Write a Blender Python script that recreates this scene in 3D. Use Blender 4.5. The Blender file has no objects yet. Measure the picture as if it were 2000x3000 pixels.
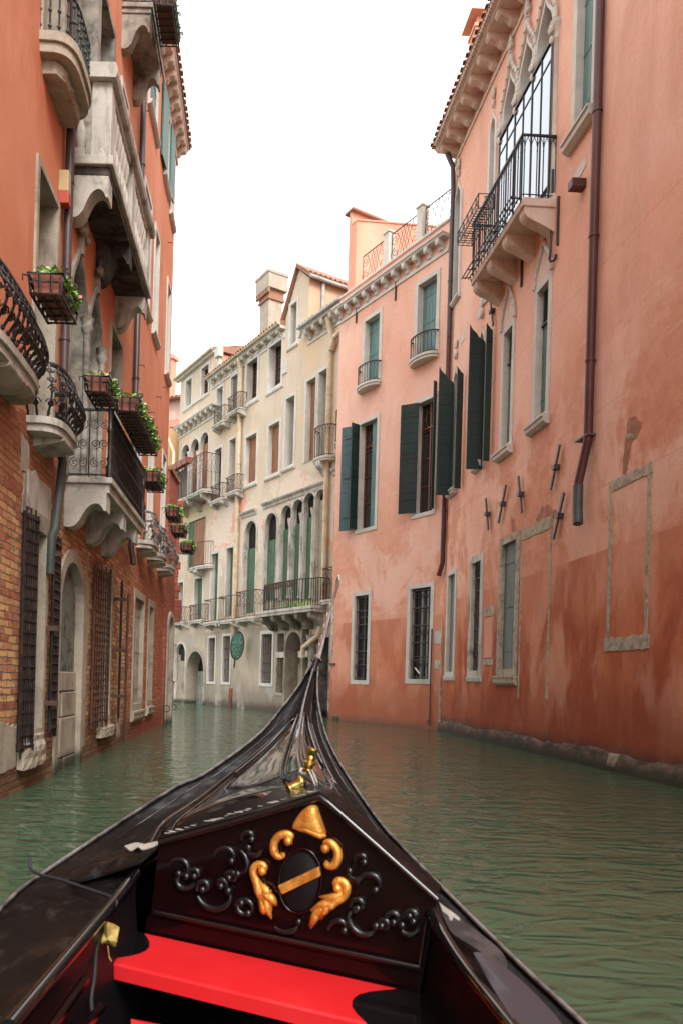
import bpy, bmesh, math, random
from mathutils import Vector, Matrix
from mathutils.geometry import tessellate_polygon
random.seed(7)
R = math.radians
SC = bpy.context.scene
COL = SC.collection
# ------------------------------------------------------------------ camera, sky, sun, exposure
FPX, CX, CY, ROLL, CAMH = 2200.0, 760.0, 1992.0, 0.028, 1.30
cam = bpy.data.cameras.new('camera'); camo = bpy.data.objects.new('camera', cam); COL.objects.link(camo)
cam.sensor_fit = 'VERTICAL'; cam.sensor_height = 36.0; cam.sensor_width = 24.0
cam.lens = FPX/3000*36.0
cam.shift_x = (1000-CX)/3000; cam.shift_y = (CY-1500)/3000
cam.clip_end = 500; cam.clip_start = 0.05
camo.location = (0, 0, CAMH)
camo.rotation_mode = 'XYZ'
camo.matrix_world = Matrix.Translation((0, 0, CAMH)) @ Matrix.Rotation(R(90), 4, 'X') @ Matrix.Rotation(ROLL, 4, 'Z')
cam.dof.use_dof = True; cam.dof.focus_distance = 14.0; cam.dof.aperture_fstop = 6.3
SC.camera = camo
SUN_EL, SUN_AZ = R(46), R(158)
w = bpy.data.worlds.new('World'); SC.world = w; w.use_nodes = True
nt = w.node_tree; bg = nt.nodes['Background']
sky = nt.nodes.new('ShaderNodeTexSky'); sky.sky_type = 'NISHITA'; sky.sun_disc = False
sky.sun_elevation = SUN_EL; sky.sun_rotation = SUN_AZ
sky.air_density = 1.0; sky.dust_density = 5.0; sky.ozone_density = 1.0
hs = nt.nodes.new('ShaderNodeHueSaturation'); hs.inputs['Saturation'].default_value = 0.10; hs.inputs['Value'].default_value = 1.35
mxs = nt.nodes.new('ShaderNodeMixRGB'); mxs.inputs[0].default_value = 0.65; mxs.inputs[2].default_value = (10.6, 10.5, 10.4, 1)
nt.links.new(sky.outputs[0], hs.inputs['Color']); nt.links.new(hs.outputs[0], mxs.inputs[1]); nt.links.new(mxs.outputs[0], bg.inputs[0])
bg.inputs[1].default_value = 0.15
sl = bpy.data.lights.new('sun', 'SUN'); sl.energy = 1.5; sl.angle = R(22); sl.color = (1, .97, .93)
so = bpy.data.objects.new('sun', sl); COL.objects.link(so)
dv = Vector((math.sin(SUN_AZ)*math.cos(SUN_EL), math.cos(SUN_AZ)*math.cos(SUN_EL), math.sin(SUN_EL)))
so.rotation_euler = dv.to_track_quat('Z', 'Y').to_euler(); so.location = (0, 0, 40)
SC.view_settings.view_transform = 'Standard'; SC.view_settings.look = 'None'
SC.view_settings.exposure = 0.82; SC.view_settings.gamma = 1.0
SC.render.engine = 'CYCLES'
SC.cycles.max_bounces = 8; SC.cycles.diffuse_bounces = 6

# ------------------------------------------------------------------ node helpers and materials
class NT:
    def __init__(s, name, rough=.8, spec=.3):
        s.m = bpy.data.materials.new(name); s.m.use_nodes = True
        s.t = s.m.node_tree; s.b = s.t.nodes['Principled BSDF']
        s.b.inputs['Roughness'].default_value = rough
        s.b.inputs['Specular IOR Level'].default_value = spec
        s.pos = s.t.nodes.new('ShaderNodeNewGeometry').outputs['Position']
    def n(s, typ, **kw):
        x = s.t.nodes.new(typ)
        for k, v in kw.items(): setattr(x, k, v)
        return x
    def put(s, inp, v):
        if hasattr(v, 'is_output') or hasattr(v, 'links'): s.t.links.new(v, inp)
        else:
            if isinstance(v, (tuple, list)) and len(v) == 3 and inp.type == 'RGBA': v = (*v, 1)
            inp.default_value = v
    def scale(s, sc, vec=None, add=(0, 0, 0)):
        x = s.n('ShaderNodeMapping'); s.put(x.inputs['Vector'], vec or s.pos)
        x.inputs['Scale'].default_value = sc; x.inputs['Location'].default_value = add
        return x.outputs[0]
    def noise(s, sc=(1, 1, 1), detail=4, rough=.6, vec=None, dist=0, add=(0, 0, 0)):
        x = s.n('ShaderNodeTexNoise'); x.inputs['Scale'].default_value = 1; x.inputs['Detail'].default_value = detail
        x.inputs['Roughness'].default_value = rough; x.inputs['Distortion'].default_value = dist
        if not isinstance(sc, tuple): sc = (sc, sc, sc)
        s.put(x.inputs['Vector'], s.scale(sc, vec, add)); return x.outputs[0]
    def ramp(s, v, a, b, lo=0.0, hi=1.0):
        x = s.n('ShaderNodeMapRange'); x.interpolation_type = 'SMOOTHSTEP'
        s.put(x.inputs[0], v); s.put(x.inputs[1], a); s.put(x.inputs[2], b); x.inputs[3].default_value = lo; x.inputs[4].default_value = hi
        return x.outputs[0]
    def mix(s, f, a, b, mode='MIX'):
        x = s.n('ShaderNodeMixRGB', blend_type=mode); s.put(x.inputs[0], f); s.put(x.inputs[1], a); s.put(x.inputs[2], b); return x.outputs[0]
    def math(s, op, a, b=0.0):
        x = s.n('ShaderNodeMath', operation=op); s.put(x.inputs[0], a); s.put(x.inputs[1], b); return x.outputs[0]
    def sep(s):
        x = s.n('ShaderNodeSeparateXYZ'); s.put(x.inputs[0], s.pos); return x.outputs
    def along(s, d):     # coordinates (along the wall, height, 0) for courses of brick
        o = s.sep()
        a = s.math('ADD', s.math('MULTIPLY', o[0], d[0]), s.math('MULTIPLY', o[1], d[1]))
        c = s.n('ShaderNodeCombineXYZ'); s.put(c.inputs[0], a); s.put(c.inputs[1], o[2]); return c.outputs[0]
    def bump(s, h, strength=.3, dist=.02, prev=None):
        x = s.n('ShaderNodeBump'); x.inputs['Strength'].default_value = strength; x.inputs['Distance'].default_value = dist
        s.put(x.inputs['Height'], h)
        if prev is not None: s.put(x.inputs['Normal'], prev)
        return x.outputs[0]
    def col(s, c): s.put(s.b.inputs['Base Color'], c); return s
    def nor(s, c): s.put(s.b.inputs['Normal'], c); return s
    def rou(s, c): s.put(s.b.inputs['Roughness'], c); return s
def simple(name, c, rough=.6, var=.25, sc=6, metal=0, spec=.4, bump=0, coat=0, c2=None):
    k = NT(name, rough, spec)
    d = tuple(v*(1-var) for v in c) if c2 is None else c2
    k.col(k.mix(k.ramp(k.noise(sc, 5, .65), .35, .65), c, d))
    k.b.inputs['Metallic'].default_value = metal
    k.b.inputs['Coat Weight'].default_value = coat
    if bump: k.nor(k.bump(k.noise(sc*6, 4), bump, .01))
    return k.m
def brick_nodes(k, d, c1, c2, mort, bw=.27, bh=.078, ms=.011):
    v = k.along(d)
    wob = k.noise((7, 7, 7), 4, .7); 
    v2 = k.n('ShaderNodeVectorMath', operation='ADD'); k.put(v2.inputs[0], v)
    wv = k.n('ShaderNodeVectorMath', operation='SCALE'); 
    cn = k.n('ShaderNodeCombineXYZ'); k.put(cn.inputs[0], wob); k.put(cn.inputs[1], wob); k.put(wv.inputs[0], cn.outputs[0]); wv.inputs['Scale'].default_value = .05
    k.put(v2.inputs[1], wv.outputs[0])
    b = k.n('ShaderNodeTexBrick'); k.put(b.inputs['Vector'], v2.outputs[0])
    b.inputs['Scale'].default_value = 1; b.inputs['Brick Width'].default_value = bw; b.inputs['Row Height'].default_value = bh
    b.inputs['Mortar Size'].default_value = ms; b.inputs['Mortar Smooth'].default_value = .5
    k.put(b.inputs['Color1'], c1); k.put(b.inputs['Color2'], c2); k.put(b.inputs['Mortar'], mort)
    return b
def plaster(name, hi, hi2, lo=None, lo2=None, band=None, d=(0, 1), streak=.5, wet=(.05, .035, .03), wetz=.35, blot=.8, seed=0, sharp=.02, rb=.25, seam=None):
    k = NT(name, .88, .2); z = k.sep()[2]
    a = (seed, seed*1.7, 0)
    big = k.ramp(k.noise((.35, .35, .28), 5, .6, add=a, dist=.4), .38, .62)
    c = k.mix(big, hi, hi2)
    st = k.ramp(k.noise((1.1, 1.1, .30), 5, .6, add=a, dist=.8), .45, .72)
    c = k.mix(k.math('MULTIPLY', st, streak), c, tuple(v*.78 for v in hi2))
    pale = k.ramp(k.noise((.9, .9, .55), 6, .7, add=(seed+9, 3, 1), dist=.6), .55, .75)
    c = k.mix(k.math('MULTIPLY', pale, .35), c, tuple(min(.8, v*1.25+.04) for v in hi))
    if lo:
        s2 = k.ramp(k.noise((.9, .9, .42), 6, .62, add=(seed+4, 0, 2), dist=.25), .40, .60)
        c2 = k.mix(s2, lo, lo2)
        c2 = k.mix(k.ramp(z, band-1.6, band+.1, 0, .26), c2, tuple(a*.86 for a in hi2))
        s3 = k.ramp(k.noise((1.0, 1.0, .5), 4, .55, add=(seed+7, 5, 2), dist=.2), .50, .64)
        c2 = k.mix(k.math('MULTIPLY', s3, .65), c2, tuple(a*.72+b*.28 for a, b in zip(hi2, lo)))
        edge = k.math('ADD', z, k.math('MULTIPLY', k.noise((.5, .5, .5), 2, add=a), sharp))
        msk = k.ramp(edge, band-.02+sharp*.5, band+.02+sharp*.5, 1, 0)
        drip = k.ramp(k.math('ADD', z, k.math('MULTIPLY', k.noise((.8, .8, .25), 5, .7, add=(2, seed, 1)), 3.4)), band+1.3, band+2.4, .75, 0)
        c = k.mix(drip, c, k.mix(.5, lo, hi2))
        rust = k.math('MULTIPLY', k.ramp(k.noise((.55, .55, .42), 6, .66, add=(seed+3, 7, 4), dist=.5), .43, .53), k.ramp(z, band+1.6, band+5.0, .95, 0))
        c = k.mix(rust, c, k.mix(k.ramp(k.noise(3, 6, .7), .4, .6), tuple(a*.3+b*.7 for a, b in zip(hi2, lo)), tuple(a*.6+b*.4 for a, b in zip(hi2, lo))))
        sc_ = k.ramp(k.noise((.30, .30, 2.2), 6, .7, add=(seed, 1, 4), dist=1.5), .60, .66, 0, .25)
        c = k.mix(sc_, c, tuple(min(.85, v*1.3) for v in hi))
        c = k.mix(msk, c, c2)
        wl = k.ramp(k.math('ADD', z, k.math('MULTIPLY', k.noise((1.2, 1.2, .4), 5, .7, add=(8, seed, 1)), 1.6)), 1.0, 2.6, .8, 0)
        c = k.mix(wl, c, tuple(v*.62 for v in lo2))
    fine = k.noise(14, 6, .7)
    c = k.mix(k.ramp(fine, .3, .75, 0, .16), c, tuple(v*.7 for v in (lo2 or hi2)))
    for zz_ in (seam or ()):
        sm = k.ramp(k.math('ABSOLUTE', k.math('SUBTRACT', k.math('ADD', z, k.math('MULTIPLY', k.noise((.4, .4, .4), 3), .10)), zz_)), .004, .016, .4, 0)
        c = k.mix(sm, c, tuple(v*.6 for v in hi2))
    vo = k.n('ShaderNodeTexVoronoi', feature='DISTANCE_TO_EDGE'); k.put(vo.inputs['Vector'], k.scale((.5, .5, .8))); vo.inputs['Scale'].default_value = 1; nz_ = k.noise(4, 5, .7)
    ck = k.math('MULTIPLY', k.ramp(k.math('ADD', vo.outputs['Distance'], k.math('MULTIPLY', nz_, .02)), .008, .014, .28, 0), k.ramp(k.noise((.4, .4, .4), 3, add=(seed, 9, 3)), .52, .6))
    c = k.mix(ck, c, tuple(v*.5 for v in hi2))
    wt = k.ramp(k.math('ADD', z, k.math('MULTIPLY', k.noise((2.5, 2.5, 2.5), 5, .75), .5)), wetz, wetz+.45, 1, 0)
    c = k.mix(wt, c, wet)
    k.col(c)
    rough_low = k.ramp(z, 1.5, 3.6, 1, .07)
    h = k.math('MULTIPLY', k.noise(9, 7, .75), rough_low)
    bp = k.bump(h, rb, .03)
    bp = k.bump(k.noise(1.1, 3), .22, .12, bp)
    k.nor(bp)
    return k
M = {}
M['salmon'] = plaster('salmon_plaster', (.80, .49, .375), (.76, .41, .29), (.54, .185, .088), (.36, .085, .036), 3.62, seed=2, rb=.5, seam=(6.1, 8.6, 4.75)).m
M['salmon_house'] = plaster('pink_plaster', (.80, .50, .39), (.76, .41, .30), (.62, .255, .145), (.48, .15, .075), 3.32, seed=21, wet=(.16, .08, .06), wetz=.12).m
M['salmon_roof'] = plaster('roof_plaster', (.70, .36, .26), (.66, .31, .21), seed=31, streak=.2).m
M['peach'] = plaster('peach_plaster', (.66, .47, .32), (.60, .40, .26), seed=61).m
M['farpink'] = plaster('faded_pink_plaster', (.62, .36, .30), (.5, .34, .3), seed=41).m
# orange plaster above, bare brick below
k = plaster('orange_plaster_and_brick', (.64, .26, .15), (.56, .195, .10), seed=12, streak=.6, rb=.15)
plc = k.b.inputs['Base Color'].links[0].from_socket
br = brick_nodes(k, (0, 1), (.40, .11, .055), (.74, .46, .19), (.24, .18, .14))
o = k.sep()
bc = k.mix(k.ramp(k.noise((.6, .6, .7), 4, add=(0, 3, 0)), .4, .6), br.outputs['Color'], k.mix(.25, br.outputs['Color'], (.38, .12, .07)))
bc = k.mix(k.ramp(k.noise(5, 5, .7), .54, .7, 0, .5), bc, (.52, .42, .33))
bc = k.mix(k.ramp(k.noise((3.5, 3.5, 9), 6, .75, add=(4, 4, 4)), .50, .66, 0, .75), bc, (.13, .07, .045))
bc = k.mix(k.ramp(o[2], 0.15, .8, .75, 0), bc, (.07, .045, .03))
bc = k.mix(k.ramp(o[1], 13.5, 17.5, 0, .55), bc, (.36, .07, .045))
bc = k.mix(k.ramp(k.math('ADD', o[2], k.math('MULTIPLY', k.noise((.9, .9, .6), 6, .7, add=(1, 2, 8)), 3.0)), 4.3, 5.6, 0, .7), bc, (.38, .15, .08))
lvl = k.math('ADD', o[2], k.math('MULTIPLY', k.noise((.8, .8, .8), 5, .7, add=(5, 5, 0)), .9))
msk = k.ramp(k.math('ADD', lvl, k.ramp(o[1], 9, 14, -.15, .10)), 4.33, 4.40, 1, 0)
k.col(k.mix(msk, plc, bc))
hh = k.math('MULTIPLY', k.math('SUBTRACT', k.noise(7, 6, .7), k.math('MULTIPLY', br.outputs['Fac'], .8)), msk)
k.nor(k.bump(k.math('ADD', hh, k.math('MULTIPLY', k.noise(9, 6, .7), .12)), .9, .03))
M['orange'] = k.m
# cream plaster with brick showing through
DY = Vector((-.575, 1)).normalized()
k = plaster('cream_plaster_and_brick', (.65, .54, .43), (.59, .475, .35), (.43, .37, .29), (.33, .28, .215), 3.55, seed=5, streak=.45, wet=(.09, .075, .06), wetz=.3)
plc = k.b.inputs['Base Color'].links[0].from_socket
br = brick_nodes(k, (DY.x, DY.y), (.60, .46, .37), (.66, .52, .42), (.70, .62, .52), ms=.014)
o = k.sep()
bc = k.mix(k.ramp(k.noise((.8, .8, .8), 3, add=(5, 0, 0)), .54, .6), br.outputs['Color'], (.68, .34, .25))
inz = k.math('MULTIPLY', k.ramp(o[2], 5.5, 6.6, 0, 1), k.ramp(o[2], 8.8, 10.2, 1, 0))
msk = k.math('MULTIPLY', k.ramp(k.math('ADD', k.noise((.55, .55, .55), 6, .6, add=(3, 1, 7), dist=.3), k.math('MULTIPLY', inz, .22)), .66, .675), k.ramp(o[2], 4.6, 4.9, 0, 1))
msk = k.math('MULTIPLY', msk, k.ramp(o[1], 36.5, 37.5, 1, 0))
c0 = k.mix(k.ramp(k.noise((.7, .7, .5), 4, .6, add=(11, 2, 3)), .52, .66, 0, .8), plc, k.mix(k.ramp(o[2], 3.5, 5, 0, 1), (.40, .37, .32), (.64, .47, .30)))
k.col(k.mix(msk, c0, bc))
k.nor(k.bump(k.math('SUBTRACT', k.noise(9, 6, .7), k.math('MULTIPLY', msk, .8)), .35, .03))
M['cream'] = k.m
M['gold_wall'] = plaster('ochre_plaster', (.62, .42, .17), (.55, .38, .2), (.4, .36, .3), (.34, .3, .24), 3.55, seed=51).m
k = NT('brick_and_plaster', .9, .2); br = brick_nodes(k, (0, 1), (.34, .07, .045), (.42, .13, .08), (.25, .14, .1))
k.col(k.mix(k.ramp(k.sep()[2], .2, 1.2, .7, 0), k.mix(k.ramp(k.noise(2.5, 6, .7), .45, .65, 0, .7), br.outputs['Color'], (.22, .09, .06)), (.07, .045, .03))); k.nor(k.bump(k.noise(8, 6, .7), .8, .04)); M['brick'] = k.m
def stone(name, c, dark, amt=.5, lo=.5, hi=.7, sc=(3, 3, 1.2), bump=.4):
    k = NT(name, .85, .2)
    a = k.mix(k.ramp(k.noise(2, 5), .3, .7), c, tuple(v*.82 for v in c))
    a = k.mix(k.ramp(k.noise(sc, 7, .75, dist=.4), lo, hi, 0, amt), a, dark)
    a = k.mix(k.ramp(k.noise(22, 4, .7), .5, .8, 0, .35), a, tuple(v*.5 for v in c))
    a = k.mix(k.ramp(k.math('ADD', k.sep()[2], k.math('MULTIPLY', k.noise(4, 4), .25)), .18, .42, .92, 0), a, (.035, .036, .022))
    k.col(a); k.nor(k.bump(k.noise(16, 6, .7), bump, .015)); return k.m
M['stone'] = stone('white_stone', (.56, .525, .46), (.13, .115, .095), .75, .47, .66)
M['stone_clean'] = stone('pale_stone', (.62, .585, .525), (.35, .31, .26), .35, .55, .8)
M['stone_dark'] = stone('stained_stone', (.42, .38, .32), (.06, .048, .04), .9, .38, .66, (1.3, 1.3, 1.3))
M['stone_warm'] = stone('weathered_stone', (.42, .36, .28), (.13, .10, .08), .7, .45, .7, (2, 2, 1.4), .8)
M['stone_pink'] = stone('tinted_stone', (.74, .58, .48), (.42, .29, .23), .6, .42, .7)
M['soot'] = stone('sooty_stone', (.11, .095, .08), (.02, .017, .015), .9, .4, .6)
M['rough_stone'] = stone('rough_stone', (.48, .42, .32), (.15, .11, .08), .6, .45, .62, (6, 6, 6), 1)
M['footing'] = stone('footing_stone', (.17, .11, .08), (.03, .03, .022), .95, .38, .6, (2, 2, 4), 1)
k = NT('wrought_iron', .45, .5); k.col(k.mix(k.ramp(k.noise(9, 4, .7), .45, .7, 0, .7), (.022, .02, .021), (.075, .055, .045))); k.b.inputs['Metallic'].default_value = .3; M['iron'] = k.m
M['iron_rust'] = simple('rusty_iron', (.05, .03, .024), .7, sc=8, c2=(.11, .05, .03))
M['iron_green'] = simple('green_iron', (.035, .045, .04), .5, sc=8)
M['iron_blot'] = simple('painted_glint_iron', (.02, .02, .022), .4, sc=11, c2=(.28, .26, .25), spec=.6)  # pale blotches in the colour stand for bright reflections on black iron
def boards(name, c, c2, rough=.6):
    k = NT(name, rough, .35)
    a = k.mix(k.ramp(k.noise((8, 8, 1.2), 6, .7), .4, .65), c, c2)
    k.col(a); k.nor(k.bump(k.noise((30, 30, 3), 4), .25, .006)); return k.m
M['green_sh'] = boards('dark_green_paint', (.012, .030, .027), (.02, .042, .037), .5)
M['green_lt'] = boards('green_paint', (.045, .115, .095), (.07, .15, .12), .5)
M['teal'] = boards('teal_paint', (.10, .19, .18), (.15, .24, .22), .55)
M['blue_sh'] = boards('blue_paint', (.055, .105, .115), (.075, .125, .13), .6)
M['chimney'] = stone('chimney_plaster', (.46, .40, .32), (.26, .22, .15), .6, .4, .7)
M['peel'] = stone('peeled_render', (.50, .22, .13), (.25, .13, .09), .8, .42, .6, (5, 5, 5), 1)
M['grey_sh'] = boards('grey_green_paint', (.13, .165, .155), (.18, .20, .18), .7)
M['brown_sh'] = boards('brown_wood', (.30, .13, .065), (.20, .10, .06), .75)
M['old_green'] = boards('worn_green_wood', (.055, .12, .07), (.12, .16, .10), .8)
M['wood_red'] = boards('varnished_wood', (.17, .05, .025), (.12, .035, .02), .4)
M['old_grey'] = boards('grey_wood', (.16, .14, .12), (.10, .085, .07), .85)
M['tealdoor'] = boards('bleached_door', (.10, .17, .16), (.42, .36, .34), .8)
k = NT('window_glass', .06, .6); k.col(k.mix(k.noise(.9, 2), (.012, .014, .014), (.035, .033, .03))); k.nor(k.bump(k.noise(1.2, 2), .15, .03)); M['glass'] = k.m
k = NT('sky_glass', .03, 1.0); k.col((.31, .345, .38)); k.b.inputs['Metallic'].default_value = .95; M['glass_sky'] = k.m
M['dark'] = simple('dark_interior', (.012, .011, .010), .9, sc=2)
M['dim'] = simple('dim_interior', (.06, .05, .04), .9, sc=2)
M['curtain'] = simple('green_curtain', (.05, .085, .08), .9, sc=2)
M['pipe_red'] = simple('painted_pipe', (.105, .032, .03), .45, sc=3)
M['pipe_brown'] = simple('brown_pipe', (.075, .05, .048), .4, sc=3)
M['pipe_cream'] = simple('cream_pipe', (.62, .53, .38), .5, sc=3, c2=(.5, .36, .22))
M['pipe_grey'] = simple('zinc_pipe', (.42, .43, .43), .5, sc=3)
M['pipe_dark'] = simple('dark_zinc_pipe', (.07, .08, .075), .5, sc=3)
M['tile'] = simple('roof_tile', (.36, .15, .09), .9, sc=5, c2=(.26, .17, .12), bump=.3)
M['terracotta'] = simple('terracotta_plastic', (.30, .095, .06), .5, sc=4)
M['leaf'] = simple('leaf', (.16, .36, .05), .5, sc=14, c2=(.30, .50, .10))
M['petal'] = simple('petal', (.65, .10, .16), .6, sc=9, c2=(.75, .5, .5))
M['alarm'] = simple('yellow_plastic', (.50, .38, .19), .5, .08)
M['red_plastic'] = simple('red_plastic', (.45, .07, .04), .5, .1)
k = NT('black_lacquer', .2, .45); nn = k.noise((3, 3, 3), 6, .7)
k.col(k.mix(k.ramp(k.noise((9, 2, 9), 6, .7), .60, .74, 0, .5), (.0055, .005, .0055), (.03, .026, .025)))
k.rou(k.ramp(nn, .35, .7, .12, .35)); k.b.inputs['Coat Weight'].default_value = .15; k.b.inputs['Coat Roughness'].default_value = .06
k.nor(k.bump(k.noise(5, 4), .10, .02)); M['lacquer'] = k.m
k = NT('gloss_lacquer', .05, .5); k.col((.006, .005, .0055)); k.b.inputs['Coat Weight'].default_value = .4; k.b.inputs['Coat Roughness'].default_value = .02
k.rou(k.ramp(nn if False else k.noise(4, 5), .35, .7, .04, .12)); k.nor(k.bump(k.noise(1.6, 2), .06, .05)); M['gloss'] = k.m
k = NT('matte_black', .45, .14); k.col((.007, .006, .0065)); M['matte'] = k.m
k = NT('dusty_lacquer', .35, .07); k.col(k.mix(k.ramp(k.noise((13, 9, 13), 7, .75), .52, .70), (.007, .006, .006), (.030, .027, .026))); k.rou(k.ramp(k.noise(6, 5), .3, .7, .18, .5)); M['dusty'] = k.m
k = NT('worn_edge', .3, .6); k.col(k.mix(k.ramp(k.noise((5, 5, 5), 7, .75), .42, .62), (.17, .15, .145), (.015, .013, .013))); M['edge'] = k.m
k = NT('oxblood_lacquer', .16, .25); k.col(k.mix(k.noise(3, 3), (.0085, .0014, .0018), (.005, .0014, .0017))); k.b.inputs['Coat Weight'].default_value = .1; M['oxblood'] = k.m
k = NT('red_paint', .38, .35); k.col(k.mix(k.noise(2, 2), (.60, .017, .020), (.52, .014, .017))); k.rou(k.ramp(k.noise(5, 6, .7), .35, .7, .28, .5)); k.nor(k.bump(k.noise(30, 5), .08, .004)); M['red'] = k.m
k = NT('gold_paint', .34, .5); k.col(k.mix(k.ramp(k.noise(26, 6, .75), .35, .65), (.80, .38, .075), (.50, .17, .025))); k.b.inputs['Metallic'].default_value = .55; k.nor(k.bump(k.noise(55, 4), .5, .006)); M['gold'] = k.m
k = NT('brass', .28, .5); k.col(k.mix(k.ramp(k.noise(40, 5), .4, .6), (.60, .44, .14), (.35, .24, .07))); k.b.inputs['Metallic'].default_value = 1; M['brass'] = k.m
k = NT('steel', .28, .5); k.col(k.mix(k.ramp(k.noise((20, 20, 3), 4), .4, .7), (.62, .60, .58), (.30, .28, .27))); k.b.inputs['Metallic'].default_value = .4; M['steel'] = k.m
M['rope'] = simple('black_rope', (.02, .02, .022), .6, sc=30)
M['dryleaf'] = simple('dry_leaf', (.40, .30, .08), .7, sc=30, c2=(.22, .14, .045))
M['paper'] = simple('pale_flake', (.36, .33, .30), .6, sc=20)
k = NT('painted_reflection_glass', .10, .8); k.col(k.mix(k.ramp(k.noise((9, 9, 14), 6, .7, dist=1.5), .5, .6), (.08, .30, .24), (.55, .70, .64))); k.b.inputs['Metallic'].default_value = .6; M['mirror'] = k.m  # green and pale reflection painted into the mirror's colour
# murky green canal water
k = NT('canal_water', .0, .5)
k.b.inputs['IOR'].default_value = 1.45
k.col(k.mix(k.ramp(k.noise((.25, .25, 1), 3), .35, .65), (.040, .084, .050), (.054, .090, .050)))
h1 = k.noise((2.6, 5.6, 1), 1, .4, dist=1.1); h2 = k.noise((.8, 1.6, 1), 2, .5, dist=.4, add=(3, 2, 0)); h3 = k.noise((9, 19, 1), 2, .5, dist=.8)
bp = k.bump(h2, .20, .12); bp = k.bump(h1, .75, .052, bp); bp = k.bump(h3, .10, .007, bp); k.nor(bp)
M['water'] = k.m

# ------------------------------------------------------------------ geometry helpers
def ray(x, y):
    xc, yc = x-CX, CY-y; c, s = math.cos(ROLL), math.sin(ROLL)
    return ((xc*c-yc*s)/FPX, (xc*s+yc*c)/FPX)
def at(x, y, Y):
    a, b = ray(x, y); return Vector((a*Y, Y, CAMH+b*Y))
def zoom(ox, oy, s): return lambda x, y: (ox+x/s, oy+y/s)
ZA = zoom(0, 0, 2.6133); ZB = zoom(0, 700, 2.6133); ZC = zoom(0, 1400, 2.6133); ZD = zoom(450, 700, 2.6133); ZE = zoom(450, 1350, 2.6133)
ZF = zoom(950, 500, 3.136); ZG = zoom(950, 1200, 2.6133); ZH = zoom(1250, 0, 2.6133); ZI = zoom(1300, 800, 2.24); ZJ = zoom(1300, 1500, 2.24)
ZK = zoom(400, 1850, 1.742); ZL = zoom(0, 2300, 1.742); ZM = zoom(1100, 2300, 1.742); ZN = zoom(600, 1850, 2.613)
class Frame:         # a vertical plane: u along it, n out of it, z up
    def __init__(s, A, B):
        s.A = Vector(A); s.B = Vector(B); s.d = (s.B-s.A).normalized(); s.len = (s.B-s.A).length
        n = Vector((-s.d.y, s.d.x))
        if n.dot(-s.A) < 0: n = -n
        s.nv = n; s.holes = []
    def tf(s, u, n, z): p = s.A+s.d*u+s.nv*n; return Vector((p.x, p.y, z))
    def px(s, p, n=0.0):
        a, b = ray(*p); D = Vector((a, 1.0)); t = (s.A.dot(s.nv)+n)/D.dot(s.nv)
        P = D*t; return ((P-s.A).dot(s.d), CAMH+b*t)
class World3:
    def tf(s, x, y, z): return Vector((x, y, z))
WORLD = World3()
def bez(p0, p1, p2, p3, n=8): return [tuple((1-t)**3*a+3*(1-t)**2*t*b+3*(1-t)*t*t*c+t**3*d for a, b, c, d in zip(p0, p1, p2, p3)) for t in [i/n for i in range(n+1)]]
def smooth(pts, n=5):        # Catmull-Rom through the points
    P = [Vector(p) for p in pts]; P = [2*P[0]-P[1]]+P+[2*P[-1]-P[-2]]; out = []
    for i in range(1, len(P)-2):
        for j in range(n):
            t = j/n; a, b, c, d = P[i-1], P[i], P[i+1], P[i+2]
            out.append(.5*((2*b)+(c-a)*t+(2*a-5*b+4*c-d)*t*t+(3*b-a-3*c+d)*t**3))
    out.append(P[-2]); return out
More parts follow.
